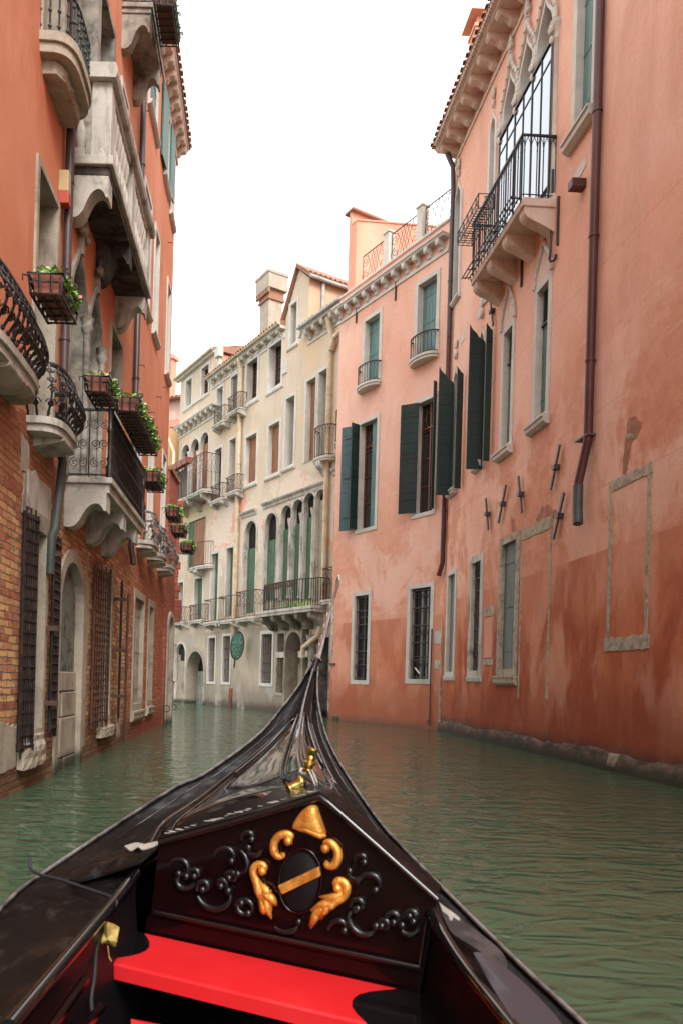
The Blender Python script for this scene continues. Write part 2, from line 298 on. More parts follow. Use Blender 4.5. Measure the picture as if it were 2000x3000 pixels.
class MB:
    def __init__(s, F=WORLD): s.F = F; s.v = []; s.f = []; s.m = []; s.mi = 0
    def add(s, vs, fs):
        k = len(s.v); s.v += [tuple(v) for v in vs]; s.f += [tuple(k+i for i in f) for f in fs]; s.m += [s.mi]*len(fs); return s
    def box(s, u0, u1, n0, n1, z0, z1):
        return s.add([(u, n, z) for u in (u0, u1) for n in (n0, n1) for z in (z0, z1)], [(0, 1, 3, 2), (4, 6, 7, 5), (0, 4, 5, 1), (2, 3, 7, 6), (0, 2, 6, 4), (1, 5, 7, 3)])
    def prism(s, poly, a0, a1, ax='n', holes=(), cap0=True, cap1=True, inner=True):
        def P(p, a):
            if ax == 'n': return (p[0], a, p[1])          # poly in (u,z)
            if ax == 'u': return (a, p[0], p[1])          # poly in (n,z)
            return (p[0], p[1], a)                        # poly in (u,n)
        loops = [list(poly)]+[list(h) for h in holes]
        flat = [p for L in loops for p in L]; n = len(flat)
        if len(loops) == 1 and n <= 4: tris = [tuple(range(n))]
        else: tris = tessellate_polygon([[Vector((p[0], p[1], 0)) for p in L] for L in loops])
        vs = [P(p, a0) for p in flat]+[P(p, a1) for p in flat]; fs = []
        if cap0: fs += [tuple(t) for t in tris]
        if cap1: fs += [tuple(i+n for i in reversed(t)) for t in tris]
        k = 0
        for li, L in enumerate(loops):
            m = len(L)
            if inner or li == 0: fs += [(k+i, k+(i+1) % m, n+k+(i+1) % m, n+k+i) for i in range(m)]
            k += m
        return s.add(vs, fs)
    def tube(s, pts, r, seg=6, closed=False, flat=1.0, cap=True):
        P = [Vector(p) for p in pts]; N = len(P)
        rs = r if isinstance(r, (list, tuple)) else [r]*N
        ref = None; vs = []
        for i in range(N):
            a = P[(i-1) % N] if (closed or i > 0) else P[i]; b = P[(i+1) % N] if (closed or i < N-1) else P[i]
            t = (b-a)
            if t.length < 1e-9: t = Vector((0, 0, 1))
            t.normalize()
            if ref is None: ref = t.orthogonal().normalized() if abs(t.z) > .9 else Vector((0, 0, 1)).cross(t).normalized()
            x = (ref-t*ref.dot(t)); x = x.normalized() if x.length > 1e-6 else t.orthogonal().normalized(); ref = x; y = t.cross(x)
            for k in range(seg):
                q = 2*math.pi*(k+.5)/seg; vs.append(P[i]+x*math.cos(q)*rs[i]+y*math.sin(q)*rs[i]*flat)
        fs = [(i*seg+k, i*seg+(k+1) % seg, ((i+1) % N)*seg+(k+1) % seg, ((i+1) % N)*seg+k) for i in range(N if closed else N-1) for k in range(seg)]
        if cap and not closed: fs += [tuple(range(seg))[::-1], tuple((N-1)*seg+k for k in range(seg))]
        return s.add(vs, fs)
    def lathe(s, u, n, prof, seg=10):
        vs = [(u+r*math.cos(2*math.pi*k/seg), n+r*math.sin(2*math.pi*k/seg), z) for r, z in prof for k in range(seg)]
        L = len(prof)
        fs = [(i*seg+k, i*seg+(k+1) % seg, (i+1)*seg+(k+1) % seg, (i+1)*seg+k) for i in range(L-1) for k in range(seg)]
        fs += [tuple(range(seg))[::-1], tuple((L-1)*seg+k for k in range(seg))]
        return s.add(vs, fs)
    def grid(s, rows):      # rows of equal-length point lists
        n = len(rows[0]); vs = [p for r_ in rows for p in r_]
        return s.add(vs, [(i*n+j, i*n+j+1, (i+1)*n+j+1, (i+1)*n+j) for i in range(len(rows)-1) for j in range(n-1)])
    def blob(s, c, r, sub=1):
        t = (1+5**.5)/2; V = [Vector(p).normalized() for p in [(-1, t, 0), (1, t, 0), (-1, -t, 0), (1, -t, 0), (0, -1, t), (0, 1, t), (0, -1, -t), (0, 1, -t), (t, 0, -1), (t, 0, 1), (-t, 0, -1), (-t, 0, 1)]]
        Fc = [(0, 11, 5), (0, 5, 1), (0, 1, 7), (0, 7, 10), (0, 10, 11), (1, 5, 9), (5, 11, 4), (11, 10, 2), (10, 7, 6), (7, 1, 8), (3, 9, 4), (3, 4, 2), (3, 2, 6), (3, 6, 8), (3, 8, 9), (4, 9, 5), (2, 4, 11), (6, 2, 10), (8, 6, 7), (9, 8, 1)]
        if not isinstance(r, (tuple, list)): r = (r, r, r)
        return s.add([(c[0]+v.x*r[0], c[1]+v.y*r[1], c[2]+v.z*r[2]) for v in V], Fc)
    def build(s, name, mats, parent=None, smooth=None, bevel=0, sub=0, recalc=True):
        me = bpy.data.meshes.new(name)
        off = Vector((0, 0, 0)); p = parent
        while p: off += p.location; p = p.parent
        vs = [s.F.tf(*v)-off for v in s.v]
        org = Vector((0, 0, 0))
        if parent is None and vs:
            org = sum(vs, Vector())/len(vs); org.z = min(v.z for v in vs); vs = [v-org for v in vs]
        me.from_pydata(vs, [], s.f)
        if not isinstance(mats, (list, tuple)): mats = [mats]
        for m in mats: me.materials.append(M[m] if isinstance(m, str) else m)
        if len(mats) > 1: me.polygons.foreach_set('material_index', s.m)
        if recalc:
            bm = bmesh.new(); bm.from_mesh(me); bmesh.ops.recalc_face_normals(bm, faces=bm.faces); bm.to_mesh(me); bm.free()
        if smooth is not None:
            me.polygons.foreach_set('use_smooth', [True]*len(me.polygons)); me.set_sharp_from_angle(angle=R(smooth))
        me.update()
        ob = bpy.data.objects.new(name, me); COL.objects.link(ob); ob.parent = parent; ob.location = org
        if bevel:
            b = ob.modifiers.new('bevel', 'BEVEL'); b.width = bevel; b.segments = 2; b.limit_method = 'ANGLE'; b.angle_limit = R(40)
        if sub:
            b = ob.modifiers.new('sub', 'SUBSURF'); b.levels = sub; b.render_levels = sub
        return ob
def tag(o, label=None, cat=None, group=None, kind=None):
    if label: o['label'] = label
    if cat: o['category'] = cat
    if group: o['group'] = group
    if kind: o['kind'] = kind
    return o
def thing(name, loc, label, cat, group=None):
    o = bpy.data.objects.new(name, None); COL.objects.link(o); o.location = loc; o.empty_display_size = .3
    return tag(o, label, cat, group)

# ---- outlines in (u,z)
def outline(kind, u0, u1, z0, z1, n=8):
    w = u1-u0; c = (u0+u1)/2
    if kind == 'rect': return [(u0, z0), (u1, z0), (u1, z1), (u0, z1)]
    if kind == 'round':
        r = w/2; rise = min(r, (z1-z0)*.5); s = z1-rise
        return [(u0, z0), (u1, z0)]+[(c+r*math.cos(a), s+rise*math.sin(a)) for a in [math.pi*i/(2*n) for i in range(2*n+1)]]
    if kind == 'gothic':      # pointed with a small ogee tip
        rise = min(w*1.05, (z1-z0)*.5); s = z1-rise
        right = bez((u1, s), (u1, s+rise*.5), (c+w*.10, s+rise*.62), (c, z1), n)
        return [(u0, z0), (u1, z0)]+right+[(2*c-p[0], p[1]) for p in reversed(right[:-1])]
FAN = []
def rough_block(F, root, u0, u1, n1, z0, z1, mat, name, seed=1, jit=.018):
    rnd = random.Random(seed); N = max(6, int((u1-u0)/.06)); K = 7; rows = []
    lay = [rnd.uniform(-jit, jit)*1.4 for _ in range(K)]
    for i in range(N+1):
        e = 1-.35*(abs(2*i/N-1)**6); u = u0+(u1-u0)*i/N; r = [(u, -.03, z0+rnd.uniform(-jit, jit))]
        for j in range(K): r.append((u, (n1+lay[j]+rnd.uniform(-jit, jit)*.6)*e, z0+(z1-z0)*j/(K-1)+rnd.uniform(-jit, jit)*.4))
        r.append((u, -.03, z1)); rows.append(r)
    m = MB(F); m.grid(rows); n_ = len(rows[0])
    m.add(rows[0], [tuple(range(n_))]); m.add(rows[-1], [tuple(range(n_))])
    return m.build(name, mat, root)
def patch(F, root, pts, mat, name='bare_patch', n=.012, jag=.03):
    random.seed(len(pts)+int(pts[0][0]*100)); out = []
    for (a, b), (c, d) in zip(pts, pts[1:]+pts[:1]):
        k_ = max(2, int(math.hypot(c-a, d-b)/.07))
        for i in range(k_): t = i/k_; out.append((a+(c-a)*t+random.uniform(-jag, jag), b+(d-b)*t+random.uniform(-jag, jag)))
    m = MB(F); m.prism(out, -.02, n); return m.build(name, mat, root)
def planks(mb, u0, u1, z0, z1, n0, n1, w=.14, gap=.006, vertical=True):
    if vertical:
        k = max(1, round((u1-u0)/w)); s = (u1-u0)/k
        for i in range(k): mb.box(u0+i*s+gap/2, u0+(i+1)*s-gap/2, n0, n1-random.random()*.004, z0, z1)
    else:
        k = max(1, round((z1-z0)/w)); s = (z1-z0)/k
        for i in range(k): mb.box(u0, u1, n0, n1-random.random()*.004, z0+i*s+gap/2, z0+(i+1)*s-gap/2)
def win(F, root, u0, u1, z0, z1, kind='rect', fw=.12, proud=.03, depth=.22, sill=.0, fill='glass', stone='stone_clean', bars=None, openw=None, sillh=.09, mull=True, bottom=True, name='window', label=None, fw_side=None, jamb_bottom=None):
    """a recessed opening: u0..z1 is the clear opening"""
    if u0 > u1: u0, u1 = u1, u0
    if z0 > z1: z0, z1 = z1, z0
    fs = fw if fw_side is None else fw_side
    inner = outline(kind, u0, u1, z0, z1)
    h = fw*.5
    hole = outline(kind, u0-fs*.5, u1+fs*.5, z0-(h if bottom else .0), z1+h)
    F.holes.append(hole)
    mb = MB(F); F2 = F
    bd = -depth
    if fill in ('glass', 'glass_sky'):
        mb.prism(outline(kind, u0-.02, u1+.02, z0-.02, z1+.02), bd-.02, bd-.0)
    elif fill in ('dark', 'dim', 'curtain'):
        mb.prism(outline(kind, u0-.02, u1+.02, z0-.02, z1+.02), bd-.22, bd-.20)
    else:
        ztop = z1 if kind == 'rect' else z1-(u1-u0)*(1.15 if 'green' in fill else .5)
        mb.prism(outline('rect', u0-.02, u1+.02, z0-.02, ztop), bd-.04, bd-.02)
        if kind != 'rect': FAN.append((F, outline(kind, u0-.02, u1+.02, ztop-.3, z1+.02), bd-.045))
        planks(mb, u0, u1, z0, ztop, bd-.015, bd+.012)
        for zz in (.15, .5, .85): mb.box(u0, u1, bd+.013, bd+.02, z0+(ztop-z0)*zz-.02, z0+(ztop-z0)*zz+.02)
    o = mb.build(name, fill, root)
    while FAN: q_ = FAN.pop(); m9 = MB(F); m9.prism(q_[1], q_[2]-.02, q_[2]); m9.build('fanlight', 'dark', o)
    if label: o['label'] = label
    if fill == 'glass' and mull:
        m2 = MB(F); uc = (u0+u1)/2; ztop = z1 if kind == 'rect' else z1-(u1-u0)*.5
        m2.box(uc-.03, uc+.03, bd+.001, bd+.05, z0, ztop)
        for q in (0, 1): m2.box(u0-.01 if not q else u1-.04, u0+.04 if not q else u1+.01, bd+.002, bd+.045, z0, ztop)
        for i in range(1, 4): zz = z0+(ztop-z0)*i/4 if i < 4 else ztop; m2.box(u0+.04, u1-.04, bd+.003, bd+.035, zz-.015, zz+.015)
        m2.build('sash', 'wood_red' if mull is True else mull, o)
    fr = MB(F)
    if bottom: outer = outline(kind, u0-fs, u1+fs, z0-fw, z1+fw)
    else: outer = outline(kind, u0-fs, u1+fs, z0-.004, z1+fw)
    if len(outer) == len(inner):
        n = len(outer); dd = bd-.25 if fill in ('dark', 'dim', 'curtain') else bd-.05
        vs = [(p[0], proud, p[1]) for p in outer]+[(p[0], proud, p[1]) for p in inner]+[(p[0], dd, p[1]) for p in outer]+[(p[0], dd, p[1]) for p in inner]
        fcs = []
        for i in range(n):
            j = (i+1) % n
            fcs += [(i, j, n+j, n+i), (n+i, n+j, 3*n+j, 3*n+i), (j, i, 2*n+i, 2*n+j), (2*n+i, 3*n+i, 3*n+j, 2*n+j)]
        fr.add(vs, fcs)
    fr.build('frame', stone, o, bevel=0)
    if sill:
        sb = MB(F); zb = z0-(fw if bottom else 0)
        prof = [(-.02, zb+.02), (sill, zb+.015), (sill, zb-.03), (sill*.85, zb-.035), (sill*.8, zb-sillh*.7), (sill*.35, zb-sillh), (-.02, zb-sillh)]
        sb.prism(prof, u0-fs-.05, u1+fs+.05, 'u'); sb.build('sill', stone, o)
    if bars: bars_grille(F, o, u0, u1, z0, z1, bars)
    return o
def bars_grille(F, o, u0, u1, z0, z1, st):
    g = MB(F); nv = max(3, round((u1-u0)/st.get('du', .13))); n = st.get('n', -.08)
    for i in range(nv+1):
        u = u0+(u1-u0)*(i+.02)/(nv+.04); g.tube([(u, n, z0), (u, n, z1)], st.get('r', .011), 5)
    nh = max(2, round((z1-z0)/st.get('dz', .4)))
    for j in range(nh+1):
        z = z0+.06+(z1-z0-.12)*j/nh; g.box(u0-.02, u1+.02, n-.014, n+.016, z-.012, z+.012)
    if st.get('orn'):
        for zc in (z0+(z1-z0)*.16, z0+(z1-z0)*.52, z1-(z1-z0)*.08):
            k = max(3, round((u1-u0)/.14))
            for i in range(k):
                uc = u0+(u1-u0)*(i+.5)/k; rr = (u1-u0)/k*.46
                g.tube([(uc+rr*math.cos(a), n+.02, zc+rr*math.sin(a)) for a in [2*math.pi*q/8 for q in range(8)]], .008, 4, closed=True)
    g.build('grille', st.get('mat', 'iron'), o)
def spiral(cx, cz, r, turns=1.5, a0=0, dirn=1, n=16, r1=.15):
    return [(cx+r*(1-(1-r1)*t)*math.cos(a0+dirn*2*math.pi*turns*t), cz+r*(1-(1-r1)*t)*math.sin(a0+dirn*2*math.pi*turns*t)) for t in [i/n for i in range(n+1)]]
# ---- balconies
def plan(kind, u0, u1, off, inset=0, n=14):
    """the outline of a balcony from the wall round to the wall, (u,n)"""
    a, b, o = u0+inset, u1-inset, off-inset
    if kind == 'rect': return [(a, 0), (a, o), (b, o), (b, 0)]
    c, h = (a+b)/2, (b-a)/2
    e = .55 if kind == 'D' else .9
    out = []
    for i in range(n+1):
        t = math.pi*i/n; out.append((c-h*math.copysign(abs(math.cos(t))**e, math.cos(t)), o*abs(math.sin(t))**e))
    return out
def resample(path, step):
    segs = [(Vector(a), Vector(b)) for a, b in zip(path, path[1:])]; L = sum((b-a).length for a, b in segs); n = max(2, round(L/step)); out = []
    for i in range(n+1):
        s = L*i/n; 
        for a, b in segs:
            l = (b-a).length
            if s <= l+1e-9: t = (b-a).normalized() if l else Vector((1, 0)); out.append((a+t*s, t)); break
            s -= l
        else: out.append((segs[-1][1], (segs[-1][1]-segs[-1][0]).normalized()))
    return out
def bracket(F, par, u, off, z, h, wd=.2, mat='stone', style='scroll'):
    b = MB(F)
    if style == 'scroll':
        pr = [(-.02, z), (off, z), (off, z-h*.22)]+bez((off, z-h*.22), (off*.95, z-h*.5), (off*.72, z-h*.42), (off*.55, z-h*.62), 6)+bez((off*.55, z-h*.62), (off*.4, z-h*.95), (off*.15, z-h*1.02), (-.02, z-h*.98), 6)
    elif style == 'wave':
        pr = [(-.02, z), (off, z), (off, z-h*.5), (off*.94, z-h*.5)]+bez((off*.94, z-h*.5), (off*.85, z-h*.2), (off*.6, z-h*.25), (off*.45, z-h*.6), 7)+bez((off*.45, z-h*.6), (off*.3, z-h*1.05), (off*.1, z-h*1.0), (-.02, z-h*.95), 5)
    else:
        pr = [(-.02, z), (off, z), (off, z-h*.12)]+bez((off, z-h*.12), (off*1.02, z-h*.55), (off*.55, z-h*.5), (-.02, z-h), 8)
    b.prism(pr, u-wd/2, u+wd/2, 'u'); return b.build('bracket', mat, par, bevel=.012)
def railing(F, par, path, z, h, style='bars', step=.12, mat='iron', r=.011, name='railing'):
    m = MB(F); P = resample(path, step)
    def belly(t): return .16*math.sin(math.pi*min(1, t*1.05))**1.2*(1-.45*t)
    def nrm(t): return Vector((-t.y, t.x))
    c = sum((p for p, t in P), Vector((0, 0)))/len(P); c = Vector((c.x, 0))
    def outw(p, t):
        n = nrm(t)
        return n if n.dot(p-c) > 0 else -n
    if style == 'belly':
        fine = resample(path, .05)
        def pt(p, t, q, ex=0): o = outw(p, t); s = p+o*(belly(q)+ex); return (s.x, max(s.y, .01), z+h*q)
        for q in (0, .97): m.tube([pt(p, t, q) for p, t in fine], .016 if q else .012, 6)
        m.tube([pt(p, t, 1) for p, t in fine], .022, 6)
        for p, t in P:
            m.tube([pt(p, t, q/8) for q in range(9)], r*1.2, 5)
            for q, rr in ((.22, .05), (.45, .042), (.66, .04), (.86, .035)):
                for sg in (-1, 1):
                    sp = spiral(0, 0, rr, 1.3, 0 if sg > 0 else math.pi, sg*(-1 if q > .5 else 1), 9)
                    m.tube([pt(p+t*(a+sg*.012), t, q+b/h, .012) for a, b in sp], .009, 4)
            m.blob(pt(p, t, .55), (.022, .022, .03)); m.blob(pt(p, t, .08), (.02, .02, .03))
    else:
        fine = resample(path, .07)
        if step <= 0: step = .12
        for q, rr in ((0.05 if style != 'low' else 0, .012), (1, .02)): m.tube([(p.x, p.y, z+h*q) for p, t in fine], rr, 6)
        if style in ('bars', 'lancet', 'knob'):
            for p, t in P:
                m.tube([(p.x, p.y, z), (p.x, p.y, z+h)], r, 5)
                if style == 'knob':
                    for q in (.15, .5, .85): m.blob((p.x, p.y, z+h*q), (.024, .024, .03))
            if style == 'lancet':
                for (p, t), (p2, t2) in zip(P, P[1:]):
                    mid = (p+p2)/2
                    for s_ in (p, p2): m.tube([(s_.x, s_.y, z+h*.78), (s_.x*.75+mid.x*.25, s_.y*.75+mid.y*.25, z+h*.88), (mid.x, mid.y, z+h*.985)], .008, 4)
                for p, t in P: m.blob((p.x, p.y, z+h*.76), (.018, .018, .025))
        if style in ('cross', 'crossbars'):
            PP = resample(path, max(step, .3)) if style == 'cross' else resample(path, .42)
            zb = z if style == 'cross' else z+h*.5
            if style == 'crossbars':
                for p, t in P: m.tube([(p.x, p.y, z), (p.x, p.y, z+h*.5)], r*.8, 4)
                m.tube([(p.x, p.y, z+h*.5) for p, t in fine], .009, 5)
            for (p, t), (p2, t2) in zip(PP, PP[1:]):
                m.tube([(p.x, p.y, z), (p.x, p.y, z+h)], r, 4)
                m.tube([(p.x, p.y, zb), (p2.x, p2.y, z+h)], .007, 4); m.tube([(p2.x, p2.y, zb), (p.x, p.y, z+h)], .007, 4)
                mid = (p+p2)/2; m.tube([(mid.x, mid.y, zb), (p.x, p.y, (zb+z+h)/2), (mid.x, mid.y, z+h)], .006, 4); m.tube([(mid.x, mid.y, zb), (p2.x, p2.y, (zb+z+h)/2), (mid.x, mid.y, z+h)], .006, 4)
            p = PP[-1][0]; m.tube([(p.x, p.y, z), (p.x, p.y, z+h)], r, 4)
        if style == 'scroll':
            PP = resample(path, step)
            for (p, t), (p2, t2) in zip(PP, PP[1:]):
                m.tube([(p.x, p.y, z), (p.x, p.y, z+h)], r, 5)
                wv = (p2-p).length
                for q, sg in ((.22, 1), (.5, -1), (.78, 1)):
                    for cxx in (.3, .7):
                        sp = spiral(0, 0, wv*.26, 1.6, math.pi/2*sg, 1 if cxx < .5 else -1, 12)
                        m.tube([(p.x+t.x*(wv*cxx+a), p.y+t.y*(wv*cxx+a), z+h*q+b) for a, b in sp], .007, 4)
    return m.build(name, mat, par, smooth=50)
def balcony(F, root, u0, u1, off, z, th=.14, h=.95, kind='rect', style='bars', step=.12, nb=2, bh=.35, bst='scroll', mat='stone', rmat='iron', bw=.18, boff=None, r=.011, mould=True, inset=.04, label=None):
    if u0 > u1: u0, u1 = u1, u0
    s = MB(F); pl = plan(kind, u0, u1, off)
    if pl[0][1] == 0: pl2 = [(pl[0][0], -.02)]+pl[1:-1]+[(pl[-1][0], -.02)]
    else: pl2 = pl
    s.prism(pl2, z-th*.5, z, 'z')
    q = [(u0+(p[0]-u0)*1, p[1]) for p in plan(kind, u0+.03, u1-.03, off-.03)]
    q = [(q[0][0], -.02)]+q[1:-1]+[(q[-1][0], -.02)]
    s.prism(q, z-th, z-th*.5-.0005, 'z')
    o = s.build('balcony', mat, root, bevel=.008)
    if label: o['label'] = label
    for i in range(nb):
        u = u0+(u1-u0)*(.5 if nb == 1 else (.1+.8*i/(nb-1)))
        bracket(F, o, u, (boff or off*.92), z-th-.001, bh, bw, mat, bst)
    if style: railing(F, o, plan(kind, u0, u1, off, inset), z, h, style, step, rmat, r)
    return o
def pipe(F, root, pts, r=.05, mat='pipe_cream', name='drainpipe', clamps=True, label=None):
    m = MB(F); m.tube(pts, r, 10)
    P = [Vector(p) for p in pts]
    if clamps:
        for a, b in zip(P, P[1:]):
            L = (b-a).length; k = int(L/2.2)
            for i in range(1, k+1):
                c = a+(b-a)*(i/(k+.6)); t = (b-a).normalized()
                m.tube([c-t*.02, c+t*.02], r*1.18, 10)
                m.box(c.x-.012, c.x+.012, 0, c.y, c.z-.012, c.z+.012)
    o = m.build(name, mat, root, smooth=40)
    if label: o['label'] = label
    return o
def cornice(F, root, u0, u1, z, off, sp=.5, mh=.22, mw=.14, mat='stone', tiles=True, gutter=None, bed=.1, name='cornice'):
    """z = top of the cornice"""
    m = MB(F)
    m.prism([(-.02, z), (off, z), (off, z-.05), (off-.03, z-.07), (off-.06, z-.12), (-.02, z-.12)], u0, u1, 'u')
    n = max(2, round((u1-u0)/sp))
    for i in range(n):
        u = u0+(u1-u0)*(i+.5)/n
        pr = [(-.02, z-.121), (off*.86, z-.121), (off*.88, z-.12-mh*.35)]+bez((off*.88, z-.12-mh*.35), (off*.8, z-.12-mh*.75), (off*.5, z-.12-mh*.45), (off*.38, z-.12-mh*.7), 4)+bez((off*.38, z-.12-mh*.7), (off*.3, z-.12-mh), (.1, z-.12-mh), (-.02, z-.12-mh), 3)
        m.prism(pr, u-mw/2, u+mw/2, 'u')
    if bed: m.box(u0, u1, -.02, .04, z-.12-mh-bed, z-.12-mh+.01) if bed > .05 else None
    o = m.build(name, mat, root)
    if gutter:
        g = MB(F); g.tube([(u0-.05, off+.05, z+.03), (u1+.05, off+.05, z+.03)], .065, 8); g.build('gutter', gutter, root, smooth=40)
    return o
def tiled_roof(F, root, u0, u1, z, off, deep=3.5, rise=1.2, sp=.22, name='roof'):
    m = MB(F)
    m.add([(u0, off, z+.03), (u1, off, z+.03), (u1, -deep, z+rise), (u0, -deep, z+rise), (u0, off, z), (u1, off, z), (u1, -deep, z-.02), (u0, -deep, z-.02)], [(0, 1, 2, 3), (7, 6, 5, 4), (0, 4, 5, 1), (1, 5, 6, 2), (3, 7, 4, 0), (2, 6, 7, 3)])
    n = max(2, int((u1-u0)/sp)); s = (u1-u0)/n
    for i in range(n):
        u = u0+(i+.5)*s; rr = s*.36; o2 = off+.03+random.random()*.03
        rows = []
        for q in range(9):
            t = q/8; nn = o2+(-deep-o2)*t; zz = z+.03+(rise-.03)*t+(.025 if q % 2 else 0)
            rows.append([(u+rr*math.cos(a), nn, zz+rr*.9*math.sin(a)) for a in [math.pi*k/5 for k in range(6)]])
        m.grid(rows); m.grid([[(u+rr*math.cos(a), o2, z+.03+rr*.9*math.sin(a)) for a in [math.pi*k/5 for k in range(6)]], [(u+rr*.75*math.cos(a), o2, z+.03+rr*.65*math.sin(a)) for a in [math.pi*k/5 for k in range(6)]]])
    return m.build(name, 'tile', root, recalc=False)
def wall(F, root, u0, u1, z0, z1, mat, deep=5, name='wall', top=None, dn=0):
    m = MB(F); poly = [(u0, z0), (u1, z0), (u1, z1), (u0, z1)]
    if top: poly = [(u0, z0), (u1, z0)]+top
    holes = [h for h in F.holes if min(p[0] for p in h) > u0 and max(p[0] for p in h) < u1 and max(p[1] for p in h) < max(p[1] for p in poly)]
    m.prism(poly, -.30+dn, dn, holes=holes, cap0=False)
    m.box(u0, u0+.05, -deep, -.299+dn, z0, poly[-1][1]); m.box(u1-.05, u1, -deep, -.299+dn, z0, poly[2][1]); m.box(u0+.05, u1-.05, -deep, -deep+.1, z0, min(p[1] for p in poly[2:]))
    m.box(u0+.05, u1-.05, -deep+.1, -.301+dn, min(p[1] for p in poly[2:])-.1, min(p[1] for p in poly[2:])-.02)
    return m.build(name, mat, root)
# ------------------------------------------------------------------ the setting: water
m = MB(); m.add([(-60, -25, 0), (60, -25, 0), (60, 90, 0), (-60, 90, 0)], [(0, 1, 2, 3)])
tag(m.build('water', 'water', recalc=False), kind='structure')
m = MB(); m.add([(-200, -200, -2.2), (200, -200, -2.2), (200, 300, -2.2), (-200, 300, -2.2)], [(0, 1, 2, 3)])
tag(m.build('canal_bed', 'footing', recalc=False), kind='structure')

# ================================================================== LEFT: orange palace, u = distance along the canal (world Y)
L = Frame((-2.62, 0), (-2.62, 20.2))
rootL = thing('orange_palace', (-2.62, 10, 0), 'orange stucco palace over bare brick along the left bank, hung with stone and iron balconies', 'building')
# --- top floor, noble floor, first floor openings (u0,u1,z0,z1)
win(L, rootL, 8.40, 9.15, 8.36, 11.2, fw=.10, fill='dim', depth=.3, stone='stone_warm')
win(L, rootL, 9.95, 10.85, 8.0, 11.5, fw=.10, fill='glass', depth=.35, stone='stone_dark', mull='old_grey')
win(L, rootL, 11.05, 12.0, 8.0, 11.5, fw=.10, fill='dark', depth=.35, stone='stone_dark')
win(L, rootL, 12.75, 13.3, 8.9, 11.35, fw=.08, fill='brown_sh', depth=.2)
for u0, u1 in ((15.35, 16.2), (16.9, 17.5), (19.15, 19.75)): win(L, rootL, u0, u1, 9.15, 11.4, fw=.09, fill='dim', depth=.28, sill=.1)
o = win(L, rootL, 15.55, 16.6, 13.25, 15.0, fw=.09, fill='blue_sh', depth=.03, sill=.1)
win(L, rootL, 19.2, 19.8, 13.25, 14.9, fw=.09, fill='dim', depth=.25, sill=.1)
o = win(L, rootL, 17.95, 18.65, 13.4, 15.05, fw=.09, fill='glass', sill=.1)
for (a, b, n0, n1) in ((17.3, 17.93, .02, .06), (18.7, 19.1, .03, .08)):
    s = MB(L); q = MB(L)
    for i in range(9):
        z0, z1 = 13.35+i*.19, 13.35+i*.19+.182
        s.add([(a, n0, z0), (b, n1, z0), (b, n1, z1), (a, n0, z1), (a, n0+.04, z0), (b, n1+.04, z0), (b, n1+.04, z1), (a, n0+.04, z1)], [(0, 1, 2, 3), (4, 5, 6, 7), (0, 1, 5, 4), (2, 3, 7, 6), (0, 3, 7, 4), (1, 2, 6, 5)])
    s.build('shutter', 'green_lt', o)
win(L, rootL, 8.36, 9.12, 4.14, 6.96, fw=.08, fill='curtain', depth=.26, stone='stone_warm', bottom=False)
# gothic pair and the plain windows of the first floor
for (u0, u1) in ((9.8, 10.6), (10.85, 11.6)):
    o = win(L, rootL, u0, u1, 3.9, 7.1, kind='gothic', fw=.13, proud=.05, fill='dim', depth=.32, stone='stone_dark', bottom=False)
    f = MB(L); c = (u0+u1)/2
    f.blob((c, .08, 7.33), (.10, .07, .10)); f.blob((c-.13, .09, 7.27), (.09, .06, .06)); f.blob((c+.13, .09, 7.27), (.09, .06, .06)); f.blob((c, .08, 7.46), (.06, .05, .08)); f.box(c-.04, c+.04, .0, .08, 7.0, 7.3)
    f.build('finial', 'stone_dark', o, smooth=60)
    j = MB(L); j.tube([(u1+.02, .05, 3.95), (u1+.02, .05, 6.2)], .05, 8); j.lathe(u1+.02, .05, [(.05, 6.1), (.09, 6.2), (.07, 6.25), (.1, 6.34)], 8); j.build('colonnette', 'stone_dark', o, smooth=50)
win(L, rootL, 12.45, 13.35, 4.2, 7.12, fw=.09, fill='dark', depth=.3, stone='stone_warm')
for u0, u1 in ((15.0, 15.7), (16.9, 17.5), (19.1, 19.7)): win(L, rootL, u0, u1, 4.2, 7.0, fw=.09, fill='dim', depth=.28)
# ground floor
def cage(F, root, a, b, z0, z1, nx=5, nz=14, mat='iron', name='opened_grille'):
    g = MB(F); (ua, na), (ub, nb) = a, b
    P = lambda t, z, e=0: (ua+(ub-ua)*t, na+(nb-na)*t+e, z)
    for i in range(nx+1): g.tube([P(i/nx, z0-(.08 if i % 2 else 0)), P(i/nx, z1+(.06 if i % 2 else 0))], .02 if i in (0, nx) else .011, 4)
    for j in range(nz+1): g.tube([P(0, z0+.05+(z1-z0-.1)*j/nz, .012), P(1, z0+.05+(z1-z0-.1)*j/nz, .012)], .013 if j not in (0, nz) else .022, 4)
    return g.build(name, mat, root)
def strut(F, o, u, z, n1, l=.1):
    g = MB(F); g.box(u-.02, u+.02, -.02, n1, z-.03, z+.03); g.build('hinge_bar', 'iron_rust', o)
o = win(L, rootL, 8.50, 8.98, .66, 2.95, fw=.20, fw_side=.10, fill='dark', depth=.30, stone='stone_warm', proud=.04, label='tall ground floor window with rusty grilles swung open')
cage(L, o, (8.08, .05), (8.36, .11), .45, 3.05, 6, 20); cage(L, o, (9.10, .09), (9.42, .08), .6, 2.95, 5, 20)
for z in (.95, 1.85, 2.75): strut(L, o, 9.05, z, .2)
rough_block(L, o, 8.2, 9.0, .12, .24, .60, 'stone_warm', 'sill', 3)
m = MB(L); m.box(8.25, 9.15, -.02, .03, 3.13, 3.55); m.build('lintel', 'stone', o, bevel=.01)
